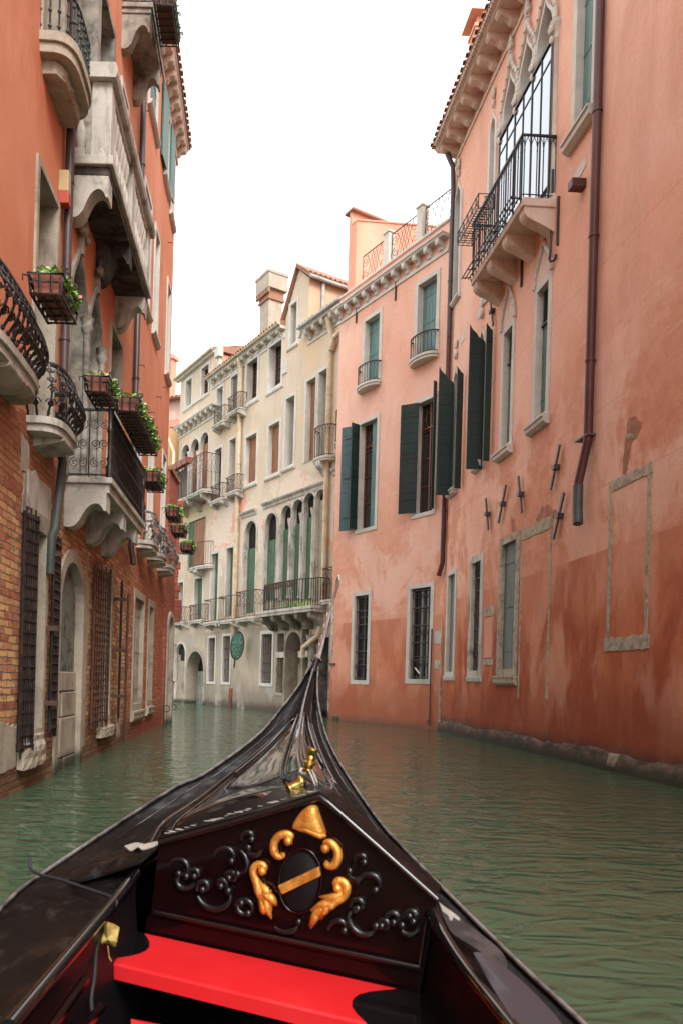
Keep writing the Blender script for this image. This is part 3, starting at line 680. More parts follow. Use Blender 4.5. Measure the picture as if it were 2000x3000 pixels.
patch(L, rootL, [(8.02, 3.5), (8.3, 3.48), (8.32, 3.82), (8.05, 3.85)], 'stone', 'stone_block'); patch(L, rootL, [(8.1, 3.05), (8.95, 3.02), (9.0, 3.42), (8.6, 3.6), (8.15, 3.45)], 'stone', 'render_patch'); patch(L, rootL, [(7.2, .3), (8.1, .28), (8.15, .7), (7.5, .85), (7.15, .6)], 'stone_warm', 'render_patch')
patch(L, rootL, [(13.9, .1), (14.2, .1), (14.2, 2.6), (13.95, 2.9)], 'stone_warm', 'render_patch', .008, .06); patch(L, rootL, [(11.15, .2), (11.35, .2), (11.4, 2.7), (11.2, 3.3)], 'stone_warm', 'render_patch', .008, .05)
# arched water door, blocked up inside
hole = outline('round', 9.72, 10.98, -1.0, 2.86); L.holes.append(hole)
m = MB(L); inn = outline('round', 9.74, 10.96, -1, 2.84); out = outline('round', 9.60, 11.10, -1.01, 3.02); n = len(inn)
vs = [(p[0], .035, p[1]) for p in out]+[(p[0], .035, p[1]) for p in inn]+[(p[0], -.3, p[1]) for p in out]+[(p[0], -.3, p[1]) for p in inn]
m.add(vs, [f for i in range(n) for j in [(i+1) % n] for f in [(i, j, n+j, n+i), (n+i, n+j, 3*n+j, 3*n+i), (j, i, 2*n+i, 2*n+j)]])
od = m.build('water_door', 'stone_warm', rootL); od['label'] = 'round arched water door blocked up with rough stone and plaster'
m = MB(L); m.prism(outline('round', 9.73, 10.97, 1.25, 2.85), -.16, -.09); m.build('blocked_panel', stone('mossy_plaster', (.20, .21, .17), (.04, .045, .045), .8, .5, .6, (2, 2, 2.5), 1), od)
m = MB(L); z = -.9; random.seed(3)
for hh in (.62, .45, .55, .35, .28): q9 = 10.3+random.uniform(-.2, .2); m.box(9.735, q9, -.15, -.03-random.random()*.03, z, z+hh-.012); m.box(q9+.012, 10.965, -.15, -.03-random.random()*.03, z, z+hh-.012); z += hh
m.build('blocking_stones', 'stone_warm', od, bevel=.015)
o = win(L, rootL, 12.45, 13.05, .62, 2.95, fw=.18, fw_side=.10, fill='dark', depth=.3, stone='stone_warm')
cage(L, o, (11.5, .06), (12.4, .12), .55, 3.0, 7, 22, 'iron_rust'); cage(L, o, (13.2, .16), (13.45, .12), .55, 2.95, 2, 16, 'iron')
for z in (.95, 1.75, 2.65): strut(L, o, 13.2, z, .26)
rough_block(L, o, 12.2, 13.25, .11, .28, .46, 'rough_stone', 'sill', 5, .012)
win(L, rootL, 15.5, 16.7, .72, 2.95, fw=.16, fw_side=.09, fill='rough_stone', depth=.08, stone='stone_warm', sill=.1, sillh=.2, label='narrow ground floor window walled up with pocked stone')
win(L, rootL, 17.5, 18.2, .75, 2.95, fw=.16, fw_side=.08, fill='old_grey', depth=.12, stone='stone_warm', sill=.1, sillh=.2)
m = MB(L); m.tube([(14.62, .03, -.3), (14.62, .03, 2.9)], .022, 6); m.build('cable_pipe', 'iron_rust', rootL)
wall(L, rootL, -6, 20.2, -1.5, 15.45, 'orange', 7)
# balconies
b1 = balcony(L, rootL, 8.27, 9.37, .40, 8.40, .22, .5, 'D', 'knob', .10, 0, .12, 'plain', 'stone_warm', 'iron_green', r=.012, label='rounded stone balcony with knobbed green iron railing, high on the orange wall')
rough_block(L, b1, 8.42, 9.25, .24, 8.03, 8.181, 'stone_warm', 'corbel', 11, .02)
# stone balustrade
m = MB(L); m.box(9.63, 13.05, -.02, .56, 7.86, 7.98)
bb = m.build('stone_balustrade_balcony', 'stone', rootL, bevel=.012)
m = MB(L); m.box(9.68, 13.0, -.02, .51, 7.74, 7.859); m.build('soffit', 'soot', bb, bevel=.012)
m = MB(L); m.prism([(.20, 8.94), (.58, 8.94), (.60, 9.0), (.60, 9.06), (.57, 9.13), (.22, 9.13)], 9.58, 13.1, 'u'); m.box(9.58, 9.80, -.02, .199, 8.95, 9.12); m.box(12.86, 13.1, -.02, .199, 8.95, 9.12); m.build('coping', 'stone', bb)
for i, u in enumerate((9.78, 11.35, 12.92)):
    m = MB(L); m.box(u-.12, u+.12, .26, .52, 7.981, 8.939); m.build('pedestal', 'stone', bb, bevel=.01)
def baluster(F, par, u, n, z, h, r=.07, mat='stone'):
    m = MB(F); m.box(u-r, u+r, n-r, n+r, z, z+h*.1); m.box(u-r, u+r, n-r, n+r, z+h*.9, z+h)
    m.lathe(u, n, [(r*.6, z+h*.1), (r*.9, z+h*.17), (r*1.05, z+h*.28), (r*.8, z+h*.4), (r*.42, z+h*.5), (r*.8, z+h*.6), (r*1.05, z+h*.72), (r*.9, z+h*.83), (r*.6, z+h*.9)], 10)
    return m.build('baluster', mat, par, smooth=45)
for k in range(6):
    baluster(L, bb, 10.02+k*.19, .44, 7.981, .958, .075, 'stone_clean'); baluster(L, bb, 11.58+k*.2, .44, 7.981, .958, .075, 'stone_clean')
baluster(L, bb, 9.72, .12, 7.981, .958)
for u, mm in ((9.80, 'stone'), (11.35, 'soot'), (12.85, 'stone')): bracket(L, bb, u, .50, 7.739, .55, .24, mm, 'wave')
# iron balcony of the first floor with moulded stone slab
m = MB(L); m.box(9.84, 12.74, -.02, .62, 3.82, 3.90); m.box(9.88, 12.70, -.02, .58, 3.70, 3.819)
ib = m.build('iron_balcony', 'stone', rootL, bevel=.01); ib['label'] = 'long straight iron balcony on a moulded stone slab, three scrolled brackets below'
railing(L, ib, [(9.90, .57), (12.69, .57)], 3.90, .90, 'knob', .085, 'iron', .012)
railing(L, ib, [(9.90, .02), (9.90, .57)], 3.90, .90, 'scroll', .27, 'iron', .010, 'side_railing')
railing(L, ib, [(12.69, .02), (12.69, .57)], 3.90, .90, 'scroll', .27, 'iron', .010, 'side_railing')
for u in (9.90, 12.69):
    m = MB(L); m.lathe(u, .57, [(.05, 3.9), (.05, 4.05), (.03, 4.1), (.045, 4.15), (.03, 4.2), (.035, 4.5), (.05, 4.53), (.03, 4.57), (.035, 4.75), (.05, 4.8), (.02, 4.84)], 8); m.build('corner_post', 'iron', ib, smooth=50)
for u in (9.98, 11.2, 12.3): bracket(L, ib, u, .55, 3.699, .47, .26, 'stone', 'wave')
# goose-breasted balconies
for i, (a, b) in enumerate(((6.0, 7.72), (8.19, 9.22), (12.95, 13.95), (15.45, 16.5), (17.0, 17.95), (18.7, 19.7))):
    balcony(L, rootL, a, b, .38, 4.12 if i else 4.2, .16, .60, 'D', 'belly', .11 if i < 2 else .15, 1, .10, 'plain', 'stone', 'iron' if i < 2 else 'iron_blot', bw=.5, inset=.05)
balcony(L, rootL, 12.6, 14.0, .52, 12.62, .16, .9, 'rect', 'bars', .13, 2, .6, 'wave', 'stone_dark', 'iron')
# pipes, cornice, roof
pipe(L, rootL, [(9.36, .08, 15.3), (9.36, .08, 4.1), (9.34, .10, 3.95), (9.06, .13, 3.1), (9.04, .10, 2.95), (9.04, .08, .4)], .055, 'pipe_dark', label='dark pipe bending past the iron balcony') if False else None
pipe(L, rootL, [(9.37, .08, 15.3), (9.37, .08, 4.3)], .055, 'pipe_brown')
pipe(L, rootL, [(9.30, .09, 4.02), (9.28, .12, 3.93), (9.03, .12, 3.05), (9.02, .08, 2.95), (9.02, .07, 2.5)], .055, 'pipe_dark')
pipe(L, rootL, [(14.5, .08, 15.3), (14.5, .08, 3.75), (14.45, .12, 3.62), (14.42, .14, 3.45)], .06, 'pipe_brown')
m = MB(L); m.box(9.16, 9.28, .0, .125, 7.20, 7.46); ab = m.build('alarm_box', 'alarm', rootL, bevel=.01)
m = MB(L); m.box(9.155, 9.285, .0, .13, 7.05, 7.198); m.build('alarm_lamp', 'red_plastic', ab, bevel=.01)
cornice(L, rootL, -6, 20.35, 15.62, .32, .42, .24, .16, 'stone_pink')
tiled_roof(L, rootL, -6, 20.4, 15.63, .36, 5, 1.6)
# iron tie hooks
for u, z in ((15.2, 7.6), (16.75, 7.2), (17.7, 7.9), (18.9, 8.6), (15.0, 12.6), (19.0, 12.3)):
    m = MB(L); m.tube([(u, 0, z), (u, .12, z), (u, .12, z-.06)], .01, 4); m.build('shutter_hook', 'iron', rootL)
# flower racks are things of their own
def flower_box(F, u0, u1, n0, n1, ztop, label, h=.17, dens=1.0, petals=.25, mat='terracotta', rackmat='iron'):
    c = F.tf((u0+u1)/2, (n0+n1)/2, ztop-h-.05)
    t = thing('flower_box', c, label, 'flower box', 'flower boxes hung on the balcony railings')
    pm = MB(F); a = .03; t1 = .035
    vs = []
    for (e, z) in ((a+.02, ztop-h), (a, ztop), (a+.02, ztop), (a+.035, ztop-.05)):
        vs += [(u0+e, n0+e, z), (u1-e, n0+e, z), (u1-e, n1-e, z), (u0+e, n1-e, z)]
    fc = [(3, 2, 1, 0)]
    for k in range(3): fc += [(4*k+i, 4*k+(i+1) % 4, 4*k+4+(i+1) % 4, 4*k+4+i) for i in range(4)]
    fc.append((12, 13, 14, 15)); pm.add(vs, fc); pm.build('trough', mat, t)
    r = MB(F)
    for z, e in ((ztop-.01, 0), (ztop-h*.45, .01), (ztop-h-.01, .02)): r.tube([(u0+e, n0+e, z), (u1-e, n0+e, z), (u1-e, n1-e, z), (u0+e, n1-e, z)], .015, 5, closed=True)
    k = max(3, int((u1-u0)/.13))
    for i in range(k+1):
        u = u0+.02+(u1-u0-.04)*i/k; r.tube([(u, n0, ztop), (u, n0+.02, ztop-h-.01), (u, n1-.02, ztop-h-.01), (u, n1, ztop)], .012, 4)
    for q in (1/3, 2/3):
        n = n0+(n1-n0)*q; r.tube([(u0, n, ztop-.02), (u0+.02, n, ztop-h-.012), (u1-.02, n, ztop-h-.012), (u1, n, ztop-.02)], .012, 4)
    for u in (u0+.04, (u0+u1)/2, u1-.04):
        sp = spiral(0, 0, .035, 1.2, math.pi, -1, 10); r.tube([(u, n1+.03+a_, ztop+.03+b_) for a_, b_ in sp], .009, 4)
        r.tube([(u, n0, ztop-.01), (u, n0-.06, ztop+.0), (u, n0-.06, ztop-.05)], .009, 4)
    r.build('rack', rackmat, t, smooth=50)
    lf = MB(F); pt = MB(F); N = int(360*dens*(u1-u0)/.6)
    for _ in range(N):
        cu = random.uniform(u0+.04, u1-.04); cn = random.uniform(n0+.03, n1+.03); hz = ztop+random.uniform(-.02, .10)*(.55+.45*math.sin(cu*17+F.A.y)**2)
        if cn > n1-.04: hz -= random.random()*.14; cn += random.random()*.04
        s = random.uniform(.016, .036)*(1 if (u0+u1)/2 < 14 else 1.25); a1 = random.uniform(0, 6.28); a2 = random.uniform(-.9, .9)
        d = Vector((math.cos(a1), math.sin(a1), a2)).normalized(); e = d.cross(Vector((random.uniform(-1, 1), random.uniform(-1, 1), 1))).normalized()
        c0 = Vector((cu, cn, hz)); P = [c0-d*s, c0-e*s*.7+d*s*.1, c0+d*s, c0+e*s*.7+d*s*.1, c0-d*s*.2+Vector((0, 0, s*.25))]
        tgt = pt if random.random() < petals*.25 and hz > ztop+.03 else lf
        tgt.add(P, [(0, 1, 4), (1, 2, 4), (2, 3, 4), (3, 0, 4)])
    lf.build('foliage', 'leaf', t, recalc=False)
    if pt.v: pt.build('blossoms', 'petal', t, recalc=False)
    return t
flower_box(L, 6.66, 7.25, .47, .78, 4.86, 'nearest flower box, at the left edge of the photo on a curved black railing', petals=.5)
flower_box(L, 8.66, 9.26, .50, .79, 4.76, 'flower box with pink blooms on the rounded scrollwork balcony beside the dark drainpipe', petals=1.3)
flower_box(L, 9.75, 10.70, .64, .95, 4.93, 'nearer of two boxes end to end on the long straight iron balcony', petals=.9)
flower_box(L, 10.74, 11.72, .64, .95, 4.93, 'farther of two boxes end to end on the long straight iron balcony', petals=.5)
flower_box(L, 13.0, 13.8, .47, .79, 4.87, 'flower box just past the far end of the long straight iron balcony', petals=.2)
flower_box(L, 15.8, 16.5, .54, .82, 4.88, 'flower box over the first of three far blotched black balconies', petals=.1)
flower_box(L, 17.5, 18.2, .46, .78, 4.86, 'red brown box with hardly any leaves between two blotched balconies', petals=0, dens=.25)
flower_box(L, 19.75, 20.5, .44, .76, 4.85, 'farthest and lowest flower box on the left bank, bright green leaves', petals=0, dens=1.2)
tb = flower_box(L, 12.35, 13.2, .56, .92, 12.55, 'dark flower rack seen from below near the top of the orange palace', mat='iron_rust', petals=0, dens=.1)

# ---- low brick house at the far end of the left bank
L2 = Frame((-2.56, 20.25), (-2.50, 21.7)); rootL2 = thing('brick_house', (-2.55, 21, 0), 'low crumbling red brick house at the far end of the left bank', 'building')
o = win(L2, rootL2, .35, 1.1, -.9, 3.0, kind='round', fw=.14, proud=.05, fill='dim', depth=.3, stone='stone_warm', bottom=False, name='doorway')
wall(L2, rootL2, 0, 1.45, -1.5, 6.9, 'brick', 3)
m = MB(L2); random.seed(5)
for i in range(16): z = 2.9+i*.22; m.box(1.40, 1.5+random.random()*.10, -.2, .03+random.random()*.16, z, z+.2)
m.build('broken_edge', 'brick', rootL2)
m = MB(L2); m.box(-.02, 1.5, -3.05, .06, 6.901, 7.0); m.build('roof', 'tile', rootL2)
for u in (.12, 1.3):
    m = MB(L2); m.tube([(u, .06+.09*math.sin(a), .45+.09*math.cos(a)) for a in [2*math.pi*i/12 for i in range(12)]], .014, 5, closed=True); m.build('mooring_ring', 'iron', rootL2)

# ================================================================== RIGHT: salmon palace (near) and salmon house (at the bend)
DR = Vector((-.053, 1)).normalized()
JX, JY = 5.19, 21.5
Rf = Frame((JX+.053*27.5, JY-27.5), (JX, JY)); RL = Rf.len
rootR = thing('salmon_palace', (5.6, 13, 0), 'tall salmon pink palace lining the right bank, darker red near the water, with gothic windows', 'building')
def rect(F, p, q, n=0.0):
    a, b = F.px(p, n), F.px(q, n); return min(a[0], b[0]), max(a[0], b[0]), min(a[1], b[1]), max(a[1], b[1])
P_ = lambda p, n=0.0: Rf.px(p, n)
# ground floor
r = rect(Rf, ZJ(33, 420), ZJ(58, 1050)); win(Rf, rootR, *r, fw=.12, fill='grey_sh', depth=.08, sill=.06, sillh=.12)
r = rect(Rf, ZJ(190, 340), ZJ(226, 1040)); win(Rf, rootR, *r, fw=.17, fill='dark', depth=.2, sill=.05, sillh=.12, stone='stone', bars=dict(du=.11, dz=.35, orn=1))
r = rect(Rf, ZJ(386, 220), ZJ(455, 1030)); win(Rf, rootR, *r, fw=.16, fill='grey_sh', depth=.07, sill=.10, sillh=.2, stone='rough_stone')
def inset_panel(F, root, p, q, fw, lintel, sillz, legs=None, label=None):
    u0, u1, z0, z1 = rect(F, p, q); m = MB(F); random.seed(int(u0*10)); e = .012
    def strip(a0, a1, b0, b1, vert):
        k = 14; pts0, pts1 = [], []
        for i in range(k+1):
            t = i/k; j0, j1 = random.uniform(-.015, .015), random.uniform(-.015, .015)
            if vert: pts0.append((a0+j0, b0+(b1-b0)*t)); pts1.append((a1+j1, b0+(b1-b0)*t))
            else: pts0.append((a0+(a1-a0)*t, b0+j0)); pts1.append((a0+(a1-a0)*t, b1+j1))
        m.prism(pts0+pts1[::-1], -.02, e)
    strip(u0, u0+fw, z0, z1, True); strip(u1-fw, u1, z0, z1, True)
    if lintel: strip(u0-.02, u1+.02, z1, z1+lintel, False)
    if sillz: strip(u0-.05, u1+.05, z0-sillz, z0, False)
    o = m.build('blocked_opening', 'rough_stone', root); o['label'] = label
inset_panel(Rf, rootR, ZJ(510, 190), ZJ(677, 1235), .07, .24, 0, label='blocked doorway, only its stone edge and lintel left showing')
inset_panel(Rf, rootR, ZI(1090, 1440), ZJ(1335, 800), .09, .17, .22, label='blocked window outlined in rough stone, nearest the camera')
inset_panel(Rf, rootR, ZJ(264, 690), ZJ(318, 960), .03, .22, .15, label='small walled up niche with stone above and below')
m = MB(Rf); u0, u1, z0, z1 = rect(Rf, ZJ(268, 700), ZJ(314, 955)); m.box(u0+.02, u1-.02, -.02, .018, z0, z1); m.build('niche_plaster', 'salmon_roof', rootR)
# first floor: gothic windows with solid tympanum, the two far ones with open shutters
def gothic(F, root, p, q, peak, fill='green_lt', louv=True):
    u0, u1, z0, z1 = rect(F, p, q); zp = F.px(peak)[1]
    o = win(F, root, u0, u1, z0, z1, fw=.13, proud=.025, depth=.13, fill=fill, sill=.17, sillh=.17, stone='stone_clean')
    c = (u0+u1)/2; ww = (u1-u0)/2+.13; m = MB(F); zs = z1+.131; H = zp-zs
    rt = bez((c+ww, zs), (c+ww, zs+H*.45), (c+ww*.25, zs+H*.62), (c, zp), 9); poly = rt+[(2*c-a, b) for a, b in reversed(rt[:-1])]
    m.prism(poly, -.02, .015); m.build('tympanum', 'stone_pink', o)
    m = MB(F); edge = [(a, .03, b) for a, b in poly]; m.tube(edge, .035, 6); 
    for i in range(0, len(edge), 2): m.blob((edge[i][0], .045, edge[i][2]), .04)
    m.blob((c, .04, zp+.06), (.05, .04, .09)); m.build('hood_mould', 'stone_clean', o, smooth=60)
    if louv:
        m = MB(F); h = (z1-z0)*.26
        for i in range(12): z = z1-h+h*i/12; m.add([(u0+.03, -.115, z+.05), (u1-.03, -.115, z+.05), (u1-.03, -.085, z+.01), (u0+.03, -.085, z+.01)], [(0, 1, 2, 3)])
        m.box(u0, u1, -.12, -.08, z1-h-.04, z1-h+.0)
        m.build('louvre', 'green_sh', o)
        m = MB(F); m.box(u0-.02, u0+.3, -.11, -.09, z0+(z1-z0)*.4, z0+(z1-z0)*.4+.03); m.build('hinge_bar', 'iron', o)
    return o, (u0, u1, z0, z1, zp)
gothic(Rf, rootR, ZI(617, 130), ZI(668, 905), (1590, 712), 'teal')
gothic(Rf, rootR, ZI(397, 405), ZI(432, 1105), (1481, 842), 'teal')
def leaf_shutter(F, o, hinge, z0, z1, wd, ang, peak=True, mat='green_sh', side=1):
    """a shutter leaf hinged at (u,n), swung out; ang = degrees from the wall"""
    u, n = hinge; a = R(ang); du, dn = math.cos(a)*side, math.sin(a)
    m = MB(F); T = .035; k = 11
    def P(t, e, z): return (u+du*wd*t-dn*e*side, n+dn*wd*t+math.cos(a)*e, z)
    for i in range(k):
        a0, a1 = z0+(z1-z0)*i/k+.004, z0+(z1-z0)*(i+1)/k-.004
        m.add([P(t, e, z) for t in (0, 1) for e in (0, T) for z in (a0, a1)], [(0, 1, 3, 2), (4, 6, 7, 5), (0, 4, 5, 1), (2, 3, 7, 6), (0, 2, 6, 4), (1, 5, 7, 3)])
    if peak:
        H = wd*.95; pr = [(1, 0)]+bez((1, 0), (.95, .32), (.55, .28), (.52, .5), 5)+bez((.52, .5), (.42, .75), (.12, .8), (.03, 1.2), 6)+[(0, 1.2), (0, 0)]
        n_ = len(pr); vs = [P(1-t if peak == 2 else t, e, z1+H*z) for e in (0, T) for t, z in pr]
        m.add(vs, [tuple(range(n_)), tuple(range(2*n_-1, n_-1, -1))]+[(i, (i+1) % n_, n_+(i+1) % n_, n_+i) for i in range(n_)])
    s = m.build('shutter', mat, o)
    for zz in (.12, .5, .88): m = MB(F); z = z0+(z1-z0)*zz; m.add([P(t, e, z+q) for t in (0, .8) for e in (-.008, -.002) for q in (-.02, .02)], [(0, 1, 3, 2), (4, 6, 7, 5), (0, 4, 5, 1), (2, 3, 7, 6), (0, 2, 6, 4), (1, 5, 7, 3)]); m.build('strap_hinge', 'iron', s)
    return s
def leaf_px(F, o, xh, xo, yb, yt, ypk, ang, mat='green_sh'):
    """leaf whose hinge shows at column xh and outer edge at xo; yb, yt bottom and shoulder rows, ypk the tip"""
    u, z0 = F.px((xh, yb), .05); z1 = F.px((xh, yt), .05)[1]; a = R(ang)
    def col(w): v = F.tf(u+math.cos(a)*w, .05+math.sin(a)*w, (z0+z1)/2); X, Z = v.x/v.y, (v.z-CAMH)/v.y; return CX+FPX*(X*math.cos(ROLL)+Z*math.sin(ROLL))
    target = xo+((yb+yt)/2-CY)*-ROLL*0; lo, hi = .02, 1.2; s_ = 1 if col(hi) > col(lo) else -1
    x0 = xh+(xo-xh)
    for _ in range(40):
        md = (lo+hi)/2
        if (col(md)-(col(0)+xo-xh))*s_ < 0: lo = md
        else: hi = md
    wd = (lo+hi)/2
    return leaf_shutter(F, o, (u, .05), z0, z1, wd, ang, 2 if ypk else 0, mat)
for (xl, xr, yb, ypk, ytop, l1, l2) in ((1396, 1420, ZI(0, 1240)[1], ZI(0, 235)[1], ZI(0, 470)[1], (1409, 1363, 1376, 1020), (1430, 1412, 1352, 985)), (1322, 1342, ZI(0, 1412)[1], ZI(0, 500)[1], ZI(0, 720)[1], (1320, 1275, 1452, 1140), (1346, 1328, 1432, 1110))):
    u1_, z0_ = Rf.px((xl, yb)); u0_, zq = Rf.px((xr, ytop))
    uu0, uu1 = min(u0_, u1_), max(u0_, u1_)
    o = win(Rf, rootR, uu0, uu1, z0_, zq+.45, 'gothic', fw=.11, proud=.04, depth=.18, fill='glass', sill=.16, sillh=.16)
    m = MB(Rf); c = (uu0+uu1)/2; m.blob((c, .05, zq+.85), (.06, .05, .16)); m.blob((c, .05, zq+1.15), (.09, .05, .16)); m.build('finial', 'stone_clean', o, smooth=60)
    leaf_px(Rf, o, l1[0], l1[1], l1[2], l1[3], 1, 88)
    leaf_px(Rf, o, l2[0], l2[1], l2[2], l2[3], 1, 96)
# second floor: gothic loggia with a glazed screen behind
for i, (xl, xr, yb, ys, yp, fill) in enumerate(((600, 660, 1480, 985, 520, 'glass_sky'), (735, 800, 1480, 700, 285, 'glass_sky'), (880, 972, 1500, 440, -60, 'glass_sky'))):
    a = Rf.px(ZH(xl, ys)); b = Rf.px(ZH(xr, ys)); 
for grp, lst in (('loggia', ((612, 985, 520), (742, 705, 285), (890, 445, -60))),): pass
balc_z = P_(ZH(985, 1515))[1]
ul, ur = P_(ZH(985, 700))[0], P_(ZH(590, 1010))[0]
ul, ur = min(ul, ur), max(ul, ur)
zs = P_(ZH(870, 480))[1]          # capitals
zpk = P_(ZH(795, 290))[1]
n3 = 3; wv = (ur-ul)/n3
for i in range(n3):
    a, b = ul+wv*i+.10, ul+wv*(i+1)-.10
    o = win(Rf, rootR, a, b, balc_z+.02, zpk, 'gothic', fw=.13, proud=.07, depth=.16, fill='glass_sky', stone='stone_clean', bottom=False, name='loggia_window')
    m = MB(Rf); ztop = zpk-(b-a)*1.0
    for uu in (a, (a+b)/2, b): m.box(uu-.015, uu+.015, -.155, -.12, balc_z, ztop)
    m.box(a, b, -.158, -.11, ztop-.03, ztop+.03)
    m.build('screen', 'iron', o)
    m = MB(Rf); c = (a+b)/2
    rt = bez((b+.15, zs+.2), (b+.15, zs+.9), (c+.12, zpk-.1), (c, zpk+.5), 12); rt = rt+[(2*c-x, y) for x, y in reversed(rt[:-1])]
    m.tube([(x, .07, y) for x, y in rt], .04, 6)
    for q in range(0, len(rt), 2): m.blob((rt[q][0], .09, rt[q][1]), .05)
    m.blob((c, .08, zpk+.75), (.07, .05, .2)); m.blob((c, .08, zpk+.62), (.12, .06, .07)); m.build('hood_mould', 'stone_clean', o, smooth=60)
for i in range(n3+1):
    u = ul+wv*i; m = MB(Rf); m.lathe(u, .0, [(.11, balc_z), (.11, balc_z+.1), (.075, balc_z+.16), (.07, zs-.2), (.09, zs-.18), (.07, zs-.14), (.13, zs+.05), (.15, zs+.08), (.15, zs+.16)], 12)
    m.blob((u, .13, zs), (.09, .07, .1)); m.blob((u, .12, zs-.2), (.05, .05, .1)); m.build('column', 'stone_clean', rootR, smooth=45)
zsc = (P_(ZH(985, 330))[1]+P_(ZH(632, 975))[1])/2
m = MB(Rf); m.box(ul-.02, ur+.02, .085, .10, balc_z+.01, zsc); gs = m.build('glass_screen', 'glass_sky', rootR)
m = MB(Rf)
for i in range(7): u = ul+(ur-ul)*i/6; m.box(u-(.018 if i % 2 == 0 else .009), u+(.018 if i % 2 == 0 else .009), .101, .118, balc_z+.02, zsc)
m.box(ul-.02, ur+.02, .102, .13, zsc-.04, zsc+.04); m.box(ul-.02, ur+.02, .102, .115, zsc-.41, zsc-.385); m.box(ul-.02, ur+.02, .102, .13, balc_z+.02, balc_z+.10); m.build('screen_frame', 'iron', gs)
# single gothic windows beyond the loggia
for (xl, xr, yb, ysp, ypk) in ((489, 528, 1290, 1110, 905), (205, 262, 2300, 1640, 1440)):
    a, zb = P_(ZH(xl, yb)); b, zt = P_(ZH(xr, ysp)); zp = P_(ZH((xl+xr)/2, ypk))[1]; a, b = min(a, b), max(a, b)
    zb = balc_z-.02 if xl > 400 else zb
    o = win(Rf, rootR, a, b, zb, zp, 'gothic', fw=.12, proud=.05, depth=.15, fill='glass_sky' if xl > 400 else 'glass', sill=.12 if xl < 400 else 0, stone='stone_clean', mull='green_sh')
    m = MB(Rf); c = (a+b)/2; m.blob((c, .05, zp+.55), (.08, .05, .2)); m.blob((c, .05, zp+.3), (.05, .04, .14)); m.build('finial', 'stone_clean', o, smooth=60)
r = rect(Rf, ZH(1166, -120), ZH(1262, 800)); o = win(Rf, rootR, *r, fw=.16, fill='teal', depth=.13, sill=.2, sillh=.2, stone='stone_clean')
# balcony with iron railing and plant racks
ua, za = P_(ZH(985, 1520)); ub, zb = P_(ZH(350, 2110), .62)
BA, BB = min(ua, ub), max(ua, ub)
bz = za; BO = .66
m = MB(Rf); m.box(BA, BB, -.02, BO, bz-.17, bz); rb = m.build('balcony', 'stone_pink', rootR, bevel=.015); rb['label'] = 'long stone balcony under the gothic loggia with tall black railing'
for i in range(4):
    u = BA+.16+(BB-BA-.3)*i/3; bracket(Rf, rb, u, BO*.93, bz-.171, .48, .26, 'stone_pink', 'plain')
rp = [(BA+.05, .0), (BA+.05, BO+.02), (BB-.05, BO+.02), (BB-.05, 0)]
railing(Rf, rb, rp, bz+.02, 1.22, 'lancet', .125, 'iron', .012)
m = MB(Rf); m.tube([(BA+.05, 0, bz+1.25), (BA+.05, BO+.02, bz+1.25), (BB-.05, BO+.02, bz+1.25), (BB-.05, 0, bz+1.25)], .032, 4); m.build('handrail', 'iron', rb)
m = MB(Rf)   # ladder-like ledge rack low on the front
for n in (BO+.05, BO+.13, BO+.21): m.tube([(BA+.05, n, bz+.02), (BB+.05, n, bz+.02)], .016, 4)
for i in range(9): u = BA+.1+(BB-BA-.1)*i/8; m.tube([(u, BO, bz+.03), (u, BO+.22, bz+.01)], .013, 4); m.tube([(u, BO+.02, bz+.0), (u, BO-.02, bz-.10), (u, BO-.06, bz-.10)], .014, 4)
m.build('ledge_rack', 'iron', rb)
def plant_rack(F, par, u0, u1, n0, n1, z0, z1):
    m = MB(F)
    for z in (z0, z1): m.tube([(u0, n0, z), (u1, n0, z), (u1, n1, z), (u0, n1, z)], .014, 4, closed=True)
    for i in range(int((u1-u0)/.09)): u = u0+.05+i*.09; m.tube([(u, n0, z0), (u, n1, z0)], .008, 4); m.tube([(u, n1, z0), (u, n1, z0+.07)], .006, 4)
    for i in range(4): n = n0+(n1-n0)*i/3; m.tube([(u0, n, z0), (u1, n, z0)], .008, 4)
    for u in (u0, u1):
        for n in (n0, n1): m.tube([(u, n, z0), (u, n, z1)], .012, 4)
        for q in (.3, .7): m.tube([(u, (n0+n1)/2+a, z0+(z1-z0)*q+b) for a, b in spiral(0, 0, .05, 1.4, 0, 1, 12)], .008, 4)
    for i in range(5):
        u = u0+(u1-u0)*(i+.5)/5; m.tube([(u+a, n1, (z0+z1)/2+b) for a, b in spiral(0, 0, .07, 1.6, 0, 1, 12)], .008, 4); m.tube([(u-.1, n1, z0), (u, n1, z1), (u+.1, n1, z0)], .007, 4)
    m.tube([(u0, n1, (z0+z1)/2), (u1, n1, (z0+z1)/2)], .009, 4)
    m.build('plant_rack', 'iron', par)
plant_rack(Rf, rb, BA+(BB-BA)*.50, BB-.1, BO+.04, BO+.38, bz+.72, bz+1.02)
